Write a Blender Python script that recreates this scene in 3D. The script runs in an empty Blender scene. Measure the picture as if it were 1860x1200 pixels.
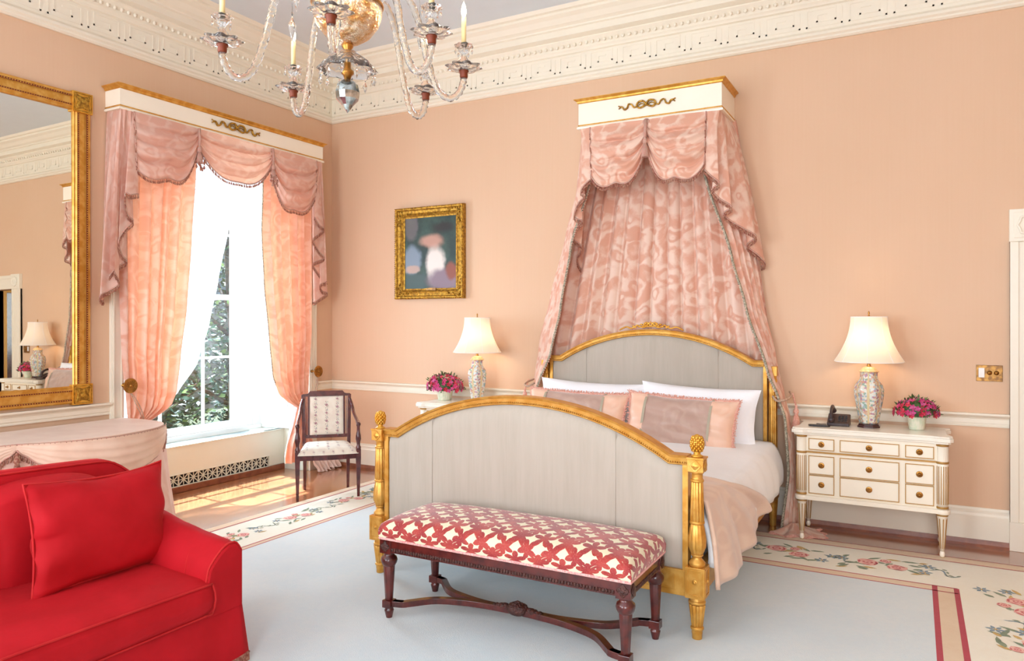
import bpy, bmesh, math, random
from math import pi, sin, cos, sqrt, exp
from mathutils import Vector, Matrix
random.seed(7)
SC = bpy.context.scene
COL = SC.collection

# ---------------------------------------------------------------- camera
cam_d = bpy.data.cameras.new('camera')
cam = bpy.data.objects.new('camera', cam_d); COL.objects.link(cam)
cam_d.sensor_width = 36.0
cam_d.lens = 1328.29 * 36.0 / 1860.0
cam_d.shift_y = -17.5 / 1860.0
cam_d.clip_start = 0.05
cam.location = (5.6856, -6.1722, 1.6)
cam.rotation_euler = (pi / 2, 0, 0.503003)
SC.camera = cam

# ---------------------------------------------------------------- world, sun, exposure
SC.view_settings.view_transform = 'Standard'
SC.view_settings.look = 'None'
SC.view_settings.gamma = 1.0
SC.view_settings.use_curve_mapping = False
SC.view_settings.exposure = -0.06
SC.cycles.use_denoising = True
SC.cycles.max_bounces = 12
SC.cycles.diffuse_bounces = 5
SC.cycles.glossy_bounces = 5
SC.cycles.transmission_bounces = 10
SC.cycles.transparent_max_bounces = 16
SC.cycles.sample_clamp_indirect = 6.0
SC.cycles.caustics_reflective = False
SC.cycles.caustics_refractive = False
w = bpy.data.worlds.new('sky_world'); SC.world = w; w.use_nodes = True
wn = w.node_tree
bg = wn.nodes['Background']
sky = wn.nodes.new('ShaderNodeTexSky')
sky.sky_type = 'HOSEK_WILKIE'
sky.sun_direction = Vector((-0.5, -0.15, 0.85)).normalized()
sky.turbidity = 3.0
wn.links.new(sky.outputs[0], bg.inputs[0])
bg.inputs[1].default_value = 1.4

def add_light(name, kind, loc, energy, color=(1, 1, 1), size=None, size_y=None, rot=None, spread=None, radius=None):
    l = bpy.data.lights.new(name, kind); l.energy = energy; l.color = color
    if kind == 'AREA':
        l.shape = 'RECTANGLE'; l.size = size; l.size_y = size_y or size
        if spread: l.spread = spread
    if radius is not None and kind in ('POINT', 'SPOT'): l.shadow_soft_size = radius
    o = bpy.data.objects.new(name, l); COL.objects.link(o); o.location = loc
    if rot: o.rotation_euler = rot
    return o

sun = add_light('sun', 'SUN', (-6, -2, 9), 36.0, (0.72, 0.87, 1.0))
sun.data.angle = math.radians(0.8)
sun.rotation_euler = Vector((0.47, -0.03, -0.88)).to_track_quat('-Z', 'Y').to_euler()
# area lamp for daylight at the window in view; the near and opposite
# lamps are added fill behind the camera, with no windows built there
add_light('daylight_window', 'AREA', (-0.95, -1.44, 1.9), 360, (0.62, 0.83, 1.0), 1.5, 2.7, (0, -pi / 2, 0))
add_light('fill_light_near', 'AREA', (0.02, -7.2, 1.9), 215, (0.70, 0.87, 1.0), 2.6, 1.9, (0, -pi / 2, 0))
add_light('fill_light_opposite', 'AREA', (2.2, -8.95, 2.0), 205, (0.70, 0.87, 1.0), 1.9, 2.7, (pi / 2, 0, 0))
add_light('fill_light_opposite', 'AREA', (6.4, -8.95, 2.0), 235, (0.76, 0.89, 1.0), 1.9, 2.7, (pi / 2, 0, 0))
add_light('hall_ceiling_light', 'AREA', (7.0, 1.2, 2.6), 30, (1.0, 0.85, 0.6), 1.2, 0.8, (0, 0, 0))

# ---------------------------------------------------------------- node helpers
def srgb(h):
    if isinstance(h, str):
        h = h.lstrip('#'); c = [int(h[i:i + 2], 16) / 255 for i in (0, 2, 4)]
    else: c = [x / 255 for x in h]
    return tuple((x / 12.92 if x <= 0.04045 else ((x + 0.055) / 1.055) ** 2.4) for x in c) + (1.0,)

class X:                                   # tiny expression wrapper around math nodes
    def __init__(s, nt, sock): s.nt = nt; s.k = sock
    def _m(s, op, *a):
        n = s.nt.nodes.new('ShaderNodeMath'); n.operation = op
        for i, v in enumerate((s,) + a):
            if isinstance(v, X): s.nt.links.new(v.k, n.inputs[i])
            else: n.inputs[i].default_value = float(v)
        return X(s.nt, n.outputs[0])
    def _r(s, op, v):
        n = s.nt.nodes.new('ShaderNodeMath'); n.operation = op
        n.inputs[0].default_value = float(v); s.nt.links.new(s.k, n.inputs[1]); return X(s.nt, n.outputs[0])
    def __add__(s, o): return s._m('ADD', o)
    __radd__ = __add__
    def __sub__(s, o): return s._m('SUBTRACT', o)
    def __rsub__(s, o): return s._r('SUBTRACT', o)
    def __mul__(s, o): return s._m('MULTIPLY', o)
    __rmul__ = __mul__
    def __truediv__(s, o): return s._m('DIVIDE', o)
    def sin(s): return s._m('SINE')
    def cos(s): return s._m('COSINE')
    def abs(s): return s._m('ABSOLUTE')
    def frac(s): return s._m('FRACT')
    def floor(s): return s._m('FLOOR')
    def sqrt(s): return s._m('SQRT')
    def lt(s, o): return s._m('LESS_THAN', o)
    def gt(s, o): return s._m('GREATER_THAN', o)
    def min(s, o): return s._m('MINIMUM', o)
    def max(s, o): return s._m('MAXIMUM', o)
    def atan2(s, o): return s._m('ARCTAN2', o)
    def step(s, a, b):                     # smooth 0..1 from a to b
        n = s.nt.nodes.new('ShaderNodeMapRange'); n.interpolation_type = 'SMOOTHSTEP'
        s.nt.links.new(s.k, n.inputs[0]); n.inputs[1].default_value = a; n.inputs[2].default_value = b
        return X(s.nt, n.outputs[0])

def coords(nt, kind='Object', scale=(1, 1, 1), rot=(0, 0, 0)):
    t = nt.nodes.new('ShaderNodeTexCoord'); m = nt.nodes.new('ShaderNodeMapping')
    m.inputs['Scale'].default_value = scale; m.inputs['Rotation'].default_value = rot
    nt.links.new(t.outputs[kind], m.inputs[0]); return m.outputs[0]
def xyz(nt, vec):
    n = nt.nodes.new('ShaderNodeSeparateXYZ'); nt.links.new(vec, n.inputs[0])
    return [X(nt, n.outputs[i]) for i in range(3)]
def vec(nt, x, y, z=0.0):
    n = nt.nodes.new('ShaderNodeCombineXYZ')
    for i, v in enumerate((x, y, z)):
        if isinstance(v, X): nt.links.new(v.k, n.inputs[i])
        else: n.inputs[i].default_value = v
    return n.outputs[0]
def noise(nt, v, scale, detail=3, rough=0.5, out=0, dist=0.0):
    n = nt.nodes.new('ShaderNodeTexNoise'); nt.links.new(v, n.inputs['Vector'])
    n.inputs['Scale'].default_value = scale; n.inputs['Detail'].default_value = detail
    n.inputs['Roughness'].default_value = rough; n.inputs['Distortion'].default_value = dist
    return X(nt, n.outputs[out])
def voronoi(nt, v, scale, feature='F1', out='Distance', rnd=1.0):
    n = nt.nodes.new('ShaderNodeTexVoronoi'); nt.links.new(v, n.inputs['Vector'])
    n.feature = feature; n.inputs['Scale'].default_value = scale; n.inputs['Randomness'].default_value = rnd
    return X(nt, n.outputs[out])
def mix(nt, f, a, b):
    n = nt.nodes.new('ShaderNodeMix'); n.data_type = 'RGBA'
    if isinstance(f, X): nt.links.new(f.k, n.inputs[0])
    else: n.inputs[0].default_value = f
    for i, c in ((6, a), (7, b)):
        if isinstance(c, tuple): n.inputs[i].default_value = c
        elif isinstance(c, X): nt.links.new(c.k, n.inputs[i])
        else: nt.links.new(c, n.inputs[i])
    return n.outputs[2]
def new_mat(name):
    m = bpy.data.materials.new(name); m.use_nodes = True
    nt = m.node_tree; b = nt.nodes['Principled BSDF']; return m, nt, b
def setc(nt, b, c, key='Base Color'):
    if isinstance(c, tuple): b.inputs[key].default_value = c
    elif isinstance(c, X): nt.links.new(c.k, b.inputs[key])
    else: nt.links.new(c, b.inputs[key])
def bump(nt, b, h, strength=0.3, dist=0.01):
    n = nt.nodes.new('ShaderNodeBump'); n.inputs['Strength'].default_value = strength
    n.inputs['Distance'].default_value = dist
    nt.links.new(h.k if isinstance(h, X) else h, n.inputs['Height']); nt.links.new(n.outputs[0], b.inputs['Normal'])
def plain(name, col, rough=0.5, metal=0.0, c2=None, nscale=6.0, bscale=None, bstr=0.2, sheen=0, coat=0, spec=None, bdist=0.003):
    m, nt, b = new_mat(name); c = srgb(col)
    v = coords(nt)
    if c2: setc(nt, b, mix(nt, noise(nt, v, nscale, 4).step(0.35, 0.65), c, srgb(c2)))
    else:
        cc = tuple(max(0, x * 0.94) for x in c[:3]) + (1,)
        setc(nt, b, mix(nt, noise(nt, v, nscale, 2), c, cc))
    b.inputs['Roughness'].default_value = rough; b.inputs['Metallic'].default_value = metal
    if sheen: b.inputs['Sheen Weight'].default_value = sheen; b.inputs['Sheen Roughness'].default_value = 0.4
    if coat: b.inputs['Coat Weight'].default_value = coat; b.inputs['Coat Roughness'].default_value = 0.12
    if spec is not None: b.inputs['Specular IOR Level'].default_value = spec
    if bscale: bump(nt, b, noise(nt, v, bscale, 4), bstr, bdist)
    return m
def translucent(m, nt, b, amount, col=None):
    t = nt.nodes.new('ShaderNodeBsdfTranslucent'); ms = nt.nodes.new('ShaderNodeMixShader')
    ms.inputs[0].default_value = amount
    out = nt.nodes['Material Output']
    nt.links.new(b.outputs[0], ms.inputs[1]); nt.links.new(t.outputs[0], ms.inputs[2]); nt.links.new(ms.outputs[0], out.inputs[0])
    if col is not None:
        if isinstance(col, tuple): t.inputs[0].default_value = col
        else: nt.links.new(col, t.inputs[0])
    return ms
def damask(name, dark, light, scale=7.0, kind='UV', transl=0.0, transcol=None, rough=0.45, amount=0.8, sheen=0.3):
    m, nt, b = new_mat(name); v = coords(nt, kind)
    d = noise(nt, v, scale * 0.6, 2, 0.5, out=1)
    ad = nt.nodes.new('ShaderNodeVectorMath'); ad.operation = 'MULTIPLY_ADD'
    nt.links.new(d.k, ad.inputs[0]); ad.inputs[1].default_value = (0.22, 0.22, 0.22); nt.links.new(v, ad.inputs[2])
    vv = ad.outputs[0]
    a = voronoi(nt, vv, scale * 0.75, 'SMOOTH_F1')
    s1 = (a * 20.0).sin() * 0.5 + 0.5
    n2 = noise(nt, vv, scale * 1.1, 4, 0.65); n3 = noise(nt, v, scale * 0.35, 2)
    p = (s1 * 0.28 + n2 * 0.9 + n3 * 0.35).step(0.60, 0.92) * amount
    c = mix(nt, p, srgb(dark), srgb(light)); setc(nt, b, c)
    b.inputs['Sheen Weight'].default_value = sheen
    rr = p * -0.22 + (rough + 0.12); nt.links.new(rr.k, b.inputs['Roughness'])
    bump(nt, b, noise(nt, v, 30, 3), 0.12, 0.004)
    if transl: translucent(m, nt, b, transl, transcol if transcol else c)
    return m

# ---------------------------------------------------------------- materials
M = {}
def wallpaint():
    m, nt, b = new_mat('peach_paint'); v = coords(nt)
    a = noise(nt, coords(nt, 'Object', (60, 60, 1.2)), 1.0, 3); c = noise(nt, v, 1.3, 2)
    f = a * 0.35 + c * 0.5
    setc(nt, b, mix(nt, f, srgb('#E0BC9F'), srgb('#D9B08E')))
    b.inputs['Roughness'].default_value = 0.6; b.inputs['Specular IOR Level'].default_value = 0.3
    bump(nt, b, a, 0.05, 0.002); return m
M['wall'] = wallpaint()
M['trim'] = plain('cream_trim', '#F1E6D3', 0.38)
M['white_trim'] = plain('white_window_paint', '#EFEFEC', 0.35)
M['cover'] = plain('cream_cover_paint', '#E4EADC', 0.38)
M['ceil'] = plain('ceiling_paint', '#DDE4EA', 0.8)
M['shoe'] = plain('stained_shoe_moulding', '#7E4630', 0.4, c2='#95583A', nscale=14)
M['gold'] = plain('gilded_wood', '#E2AC56', 0.36, 0.6, c2='#D2943A', nscale=18, bscale=90, bstr=0.15)
M['goldlight'] = plain('bright_gilding', '#E6B04C', 0.3, 0.7, c2='#D8962E', nscale=22, bscale=120, bstr=0.2)
M['goldmat'] = plain('gold_paint_line', '#B88A48', 0.45, 0.35)
M['bole'] = plain('dark_red_bole_groove', '#7A3418', 0.5, 0.2)
M['antique'] = plain('antique_gold_leaf', '#C99A3A', 0.38, 0.7, c2='#8F6420', nscale=40, bscale=70, bstr=0.8, bdist=0.01)
M['brass'] = plain('brass', '#C08A45', 0.3, 0.9, c2='#9A6A30', nscale=25)
M['bronze'] = plain('mottled_bronze', '#6E4A2A', 0.35, 0.7, c2='#A97A3C', nscale=30)
M['greyvelvet'] = None
def greyvelvet():
    m, nt, b = new_mat('grey_beige_velvet')
    a = noise(nt, coords(nt, 'Object', (9, 9, 0.9)), 1.6, 4, 0.65); c = noise(nt, coords(nt, 'Object', (70, 70, 5)), 1.0, 2)
    setc(nt, b, mix(nt, (a * 0.8 + c * 0.25).step(0.3, 0.75), srgb('#AFA293'), srgb('#B8AB9D')))
    b.inputs['Roughness'].default_value = 0.7; b.inputs['Sheen Weight'].default_value = 0.5
    b.inputs['Sheen Roughness'].default_value = 0.35
    bump(nt, b, c, 0.15, 0.002); return m
M['greyvelvet'] = greyvelvet()
def redvelvet(name='red_velvet', c1='#AE0A16', c2='#BC101E', sh='#E8564C'):
    m, nt, b = new_mat(name); v = coords(nt)
    a = noise(nt, v, 5.0, 4, 0.55)
    setc(nt, b, mix(nt, a.step(0.3, 0.7), srgb(c1), srgb(c2)))
    b.inputs['Roughness'].default_value = 0.75; b.inputs['Specular IOR Level'].default_value = 0.25
    b.inputs['Sheen Weight'].default_value = 0.3; b.inputs['Sheen Roughness'].default_value = 0.25
    b.inputs['Sheen Tint'].default_value = srgb(sh)
    bump(nt, b, noise(nt, v, 7, 3), 0.22, 0.02); return m
M['red'] = redvelvet()
M['redwelt'] = redvelvet('red_velvet_welt', '#B81A20', '#C82A2A', '#FF8070')
M['mahogany'] = plain('dark_mahogany', '#42120F', 0.28, 0.0, c2='#5E201A', nscale=20, bscale=60, bstr=0.08, coat=0.5)
M['mahogany_carved'] = plain('carved_mahogany', '#3A1A14', 0.35, 0.0, c2='#54281E', nscale=60, bscale=110, bstr=0.9, bdist=0.01)
M['chairwood'] = plain('dark_red_chair_wood', '#43161A', 0.25, 0.0, c2='#5C2424', nscale=20, coat=0.5)
M['damask'] = damask('pink_damask', '#E3A88E', '#F5D6C2', 8.0, transl=0.12)
M['damask_window'] = damask('pink_damask_curtain', '#E2A58E', '#F0CAB6', 8.0, transl=0.22, transcol=srgb('#F4A87C'))
M['damask_swag'] = damask('pink_damask_swag', '#E3B09C', '#F0CFC0', 8.0, transl=0.22, transcol=srgb('#F0B08C'))
M['lining'] = plain('pale_curtain_lining', '#EBD0C4', 0.6)
M['duvet'] = damask('pale_damask_duvet', '#EBC9B0', '#DDB59C', 6.0, amount=0.7, rough=0.4)
M['cloth'] = plain('pale_pink_tablecloth', '#ECCBB4', 0.55, c2='#E4BEA6', nscale=5, sheen=0.3)
M['skirt'] = damask('table_skirt_damask', '#E6BCAA', '#EDC9BA', 7.0, 'Object', amount=0.7)
M['fringe'] = plain('grey_pink_fringe', '#BFA08C', 0.7, c2='#C98A7E', nscale=110)
M['fringe_red'] = plain('tassel_fringe', '#B98A72', 0.7, c2='#8E4A3C', nscale=70)
M['bead_fringe'] = plain('pale_beaded_fringe', '#C2B49C', 0.7, c2='#76705F', nscale=90)
M['white'] = plain('white_linen', '#FFFDFC', 0.6, bscale=8, bstr=0.25, bdist=0.02, sheen=0.2)
M['pillowwhite'] = plain('white_pillowcase', '#FFFDFF', 0.6, bscale=9, bstr=0.35, bdist=0.02)
M['sham_mid'] = damask('sham_silver_pink', '#BC9888', '#C9A898', 8.0, 'Object', rough=0.3, amount=0.6, sheen=0.6)
M['sham_end'] = damask('sham_peach', '#F0C0A4', '#F4CDB6', 7.0, 'Object', rough=0.35, amount=0.6)
M['sham_fringe'] = plain('salmon_brush_fringe', '#D99684', 0.8, c2='#E8B4A2', nscale=90)
M['ribbon'] = plain('grey_green_ribbon', '#B7A992', 0.5)
M['darkplastic'] = plain('dark_brown_plastic', '#3A2A2A', 0.35)
M['darkscreen'] = plain('black_plastic', '#241C1E', 0.3)
M['mirrormat'] = None
def mirror_m():
    m, nt, b = new_mat('mirror_silvering'); v = coords(nt)
    setc(nt, b, mix(nt, noise(nt, v, 0.6, 1), srgb('#F2EFE4'), srgb('#F4F1E8')))
    b.inputs['Metallic'].default_value = 1.0; b.inputs['Roughness'].default_value = 0.01; return m
M['mirrormat'] = mirror_m()
def sheer():
    m, nt, b = new_mat('sheer_white_voile'); v = coords(nt, 'UV', (40, 1, 1))
    a = noise(nt, v, 1.0, 2)
    setc(nt, b, mix(nt, a, srgb('#FFFFFF'), srgb('#F4F4F6'))); b.inputs['Roughness'].default_value = 0.8
    ms = translucent(m, nt, b, 0.6, srgb('#FFFFFF'))
    tr = nt.nodes.new('ShaderNodeBsdfTransparent'); m2 = nt.nodes.new('ShaderNodeMixShader'); m2.inputs[0].default_value = 0.18
    nt.links.new(ms.outputs[0], m2.inputs[1]); nt.links.new(tr.outputs[0], m2.inputs[2])
    nt.links.new(m2.outputs[0], nt.nodes['Material Output'].inputs[0]); return m
M['sheer'] = sheer()
def glass(name='window_glass', rough=0.0, ior=1.45, tint='#FFFFFF', thin=True, bs=None):
    m, nt, b = new_mat(name)
    if thin:
        g = nt.nodes.new('ShaderNodeBsdfGlossy'); g.inputs['Roughness'].default_value = 0.02
        t = nt.nodes.new('ShaderNodeBsdfTransparent'); t.inputs[0].default_value = srgb(tint)
        ms = nt.nodes.new('ShaderNodeMixShader'); ms.inputs[0].default_value = 0.05
        nt.links.new(t.outputs[0], ms.inputs[1]); nt.links.new(g.outputs[0], ms.inputs[2])
        nt.links.new(ms.outputs[0], nt.nodes['Material Output'].inputs[0])
    else:
        v = coords(nt)
        setc(nt, b, mix(nt, noise(nt, v, 30, 2), srgb(tint), srgb('#FFF6E8')))
        b.inputs['Transmission Weight'].default_value = 0.92; b.inputs['Roughness'].default_value = rough
        b.inputs['IOR'].default_value = ior
        if bs: bump(nt, b, voronoi(nt, v, bs), 0.6, 0.004)
    return m
M['glass'] = glass()
M['crystal'] = glass('cut_crystal', 0.02, 1.28, '#FFFFFF', False, 60)
M['crystal_dark'] = plain('silvered_ball', '#C9CCC8', 0.06, 0.85, c2='#7C807C', nscale=30)
M['amberbowl'] = plain('amber_bowl', '#D9A86A', 0.16, 0.8, c2='#F0DEC4', nscale=22, bscale=46, bstr=1.0, bdist=0.012)
def emis(name, col, e, base=None):
    m, nt, b = new_mat(name); v = coords(nt)
    setc(nt, b, mix(nt, noise(nt, v, 3, 1), srgb(base or col), srgb(base or col)))
    b.inputs['Emission Color'].default_value = srgb(col); b.inputs['Emission Strength'].default_value = e
    return m
M['bulb'] = emis('candle_bulb_glow', '#FFE2B0', 40)
M['lampbulb'] = emis('lamp_bulb_glow', '#FFE0B0', 6)
M['candle'] = plain('cream_candle_sleeve', '#F2D9A0', 0.5)
def shade():
    m, nt, b = new_mat('silk_lampshade'); v = coords(nt)
    c = mix(nt, noise(nt, v, 20, 2), srgb('#FBF4EA'), srgb('#F6EDE0')); setc(nt, b, c)
    b.inputs['Roughness'].default_value = 0.7; translucent(m, nt, b, 0.42, srgb('#FFF0DC')); return m
M['shade'] = shade()
def porcelain():
    m, nt, b = new_mat('famille_rose_porcelain'); v = coords(nt)
    n = nt.nodes.new('ShaderNodeTexVoronoi'); nt.links.new(v, n.inputs['Vector']); n.inputs['Scale'].default_value = 75
    r = nt.nodes.new('ShaderNodeValToRGB'); nt.links.new(n.outputs['Color'], r.inputs[0])
    cr = r.color_ramp; cr.interpolation = 'CONSTANT'
    cols = ['#C9D2CC', '#DCD0BC', '#C99A84', '#8FA898', '#CCD4D4', '#B08494', '#D0A890', '#A0B0B8', '#DAD8CC']
    cr.elements[0].color = srgb(cols[0]); cr.elements[1].position = 0.12; cr.elements[1].color = srgb(cols[1])
    for i, c in enumerate(cols[2:]):
        e = cr.elements.new(0.3 + i * 0.07); e.color = srgb(c)
    x, y, z = xyz(nt, v)
    ang = x.atan2(y) * (6 / (2 * pi))
    rib = ((ang.frac() - 0.5).abs()).gt(0.40)
    c = mix(nt, rib, r.outputs[0], srgb('#D5BE92')); setc(nt, b, c)
    b.inputs['Roughness'].default_value = 0.2; b.inputs['Coat Weight'].default_value = 0.4; return m
M['porcelain'] = porcelain()
M['porcelain_lid'] = plain('gilt_porcelain_lid', '#EBCB95', 0.3, 0.1, c2='#DDB088', nscale=60)
M['darkwood'] = plain('dark_plinth_wood', '#3C1A1C', 0.3, coat=0.4)
M['cream'] = plain('cream_lacquer', '#FFF2DE', 0.32, coat=0.2)
M['creamtop'] = plain('painted_top', '#F8EEDF', 0.25, c2='#F2E8D8', nscale=5, coat=0.3)
M['pot'] = plain('ribbed_celadon', '#D9E0C4', 0.35, c2='#EDE8D2', nscale=30)
M['leaf'] = plain('dark_green_leaf', '#33502C', 0.5, c2='#56703C', nscale=40)
def petal(n, a, c): return plain(n, a, 0.5, c2=c, nscale=50, sheen=0.2)
M['petal1'] = petal('magenta_petal', '#C4246A', '#D84A86')
M['petal2'] = petal('crimson_petal', '#B8183C', '#D63A54')
M['petal3'] = petal('pink_petal', '#D66AA0', '#C23A78')
def parquet():
    m, nt, b = new_mat('oak_parquet'); v = coords(nt, 'Object', (1, 1, 1), (0, 0, pi / 4))
    n = nt.nodes.new('ShaderNodeTexBrick'); nt.links.new(v, n.inputs['Vector'])
    n.inputs['Scale'].default_value = 1.0; n.inputs['Brick Width'].default_value = 0.62; n.inputs['Row Height'].default_value = 0.085
    n.inputs['Mortar Size'].default_value = 0.001
    n.inputs['Color1'].default_value = srgb('#A4643F'); n.inputs['Color2'].default_value = srgb('#8C5032'); n.inputs['Mortar'].default_value = srgb('#65402A')
    g = noise(nt, coords(nt, 'Object', (5, 50, 5), (0, 0, pi / 4)), 1.2, 4)
    setc(nt, b, mix(nt, g * 0.5, n.outputs[0], srgb('#B98050')))
    b.inputs['Roughness'].default_value = 0.25; b.inputs['Coat Weight'].default_value = 1.0; b.inputs['Coat Roughness'].default_value = 0.14
    return m
M['floor'] = parquet()
def rugmat(name, a, c, sc=2.0):
    m, nt, b = new_mat(name); v = coords(nt)
    f = noise(nt, v, sc, 4, 0.6) * 0.9 + noise(nt, v, 40, 3) * 0.25
    # sculpted trellis lines in the pile
    setc(nt, b, mix(nt, f.step(0.35, 0.8), srgb(a), srgb(c)))
    b.inputs['Roughness'].default_value = 0.95; b.inputs['Specular IOR Level'].default_value = 0.1
    b.inputs['Sheen Weight'].default_value = 0.2
    bump(nt, b, noise(nt, v, 180, 3), 0.4, 0.004); return m
M['rugfield'] = rugmat('pale_blue_grey_pile', '#D0D9DC', '#DDE0DE', 1.2)
M['rugborder'] = rugmat('ivory_pile', '#EDE3CE', '#F1E9D8')
M['rugtan'] = rugmat('tan_pile', '#DDBE9C', '#E3C9AA')
M['rugred'] = rugmat('crimson_pile', '#A8202E', '#B83040')
M['rugrose'] = rugmat('rose_red_wool', '#C24A4E', '#D8706C', 20)
M['rugpink'] = rugmat('pink_wool', '#E8A898', '#F0BFAE', 20)
M['ruggreen'] = rugmat('olive_green_wool', '#8C9472', '#707E62', 20)
M['rugblue'] = rugmat('slate_blue_wool', '#6E8494', '#8A9CA4', 20)
M['rugochre'] = rugmat('ochre_wool', '#D0AA5E', '#C49A50', 20)

def lattice():
    m, nt, b = new_mat('red_ogee_lattice_velvet'); v = coords(nt, 'UV')
    u, w_, _ = xyz(nt, v)
    P, Q = 0.25, 0.28
    wob = (w_ * (2 * pi / Q)).sin() * (P * 0.25)
    def band(shift, sgn):
        t = ((u + wob * sgn + shift) / P).frac() - 0.5
        return t.abs() * P
    bd = band(0.0, 1.0).min(band(P * 0.5, -1.0))
    bandm = 1.0 - bd.step(0.020, 0.026)
    core = 1.0 - bd.step(0.002, 0.004)
    dn = noise(nt, v, 45, 2) * 0.012
    def leaf(su, sw, R, ph):
        a = ((u + su) / (P * 0.5)).frac() * (P * 0.5) - P * 0.25 + dn - 0.006
        c = ((w_ + sw) / (Q * 0.5)).frac() * (Q * 0.5) - Q * 0.25
        r = (a * a + c * c).sqrt(); th = a.atan2(c)
        lob = ((th * 2.5 + ph).cos().abs() * 0.75 + 0.35) * R
        return 1.0 - (r - lob).step(-0.001, 0.0012)
    lf = leaf(0.0, 0.0, 0.055, 0.0).max(leaf(P * 0.25, Q * 0.25, 0.047, 1.2))
    n = noise(nt, v, 160, 2)
    pat = (bandm * (1.0 - core * 0.6)).max(lf)
    pat = (pat * (n * 0.5 + 0.75)).min(1.0)
    redc = mix(nt, noise(nt, v, 12, 3).step(0.35, 0.65), srgb('#960E18'), srgb('#B23228'))
    setc(nt, b, mix(nt, pat, srgb('#EBDCB8'), redc))
    b.inputs['Roughness'].default_value = 0.65; b.inputs['Sheen Weight'].default_value = 0.4
    bump(nt, b, pat, 0.5, 0.003); return m
M['lattice'] = lattice()
M['gimp'] = plain('pink_gimp_braid', '#D9908A', 0.7, c2='#E8B8B0', nscale=120)
M['chairfab'] = plain('cream_chair_cotton', '#EADFCF', 0.7, c2='#E4D4C4', nscale=20)
M['sprig_rose'] = plain('rose_sprig_print', '#B0707A', 0.7)
M['sprig_green'] = plain('green_sprig_print', '#7C8878', 0.7)
M['sprig_blue'] = plain('blue_sprig_print', '#8088A4', 0.7)
M['tree_dark'] = plain('dark_evergreen_leaf', '#223A2C', 0.35, c2='#3C5A44', nscale=3, coat=0.3)
M['tree_mid'] = plain('mid_evergreen_leaf', '#3E5A34', 0.35, c2='#7E9050', nscale=3, coat=0.3)
M['bark'] = plain('brown_bark', '#4A3C30', 0.8, c2='#66543F', nscale=20)
M['ground'] = plain('leafy_ground', '#3C4630', 0.9, c2='#5C5A3C', nscale=8)
M['stone'] = plain('painted_outer_stone', '#ECE8E0', 0.6, c2='#DDD9D0', nscale=4)
M['door'] = plain('dark_polished_door', '#3A1C1A', 0.2, c2='#4E2822', nscale=14, coat=0.6)
M['hallwall'] = plain('warm_hall_paint', '#F3E3B4', 0.6)
M['outlet'] = plain('white_switch', '#F2ECE8', 0.4)
M['cord'] = plain('twisted_silk_cord', '#C9AE98', 0.6, c2='#A88470', nscale=120)
M['cover_shade'] = plain('painted_cover_shade', '#1C1E20', 0.8)  # near-black colour standing in for shade inside the radiator cover
M['grate'] = plain('grey_metal_grate', '#B8BCB8', 0.4, 0.3)
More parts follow.
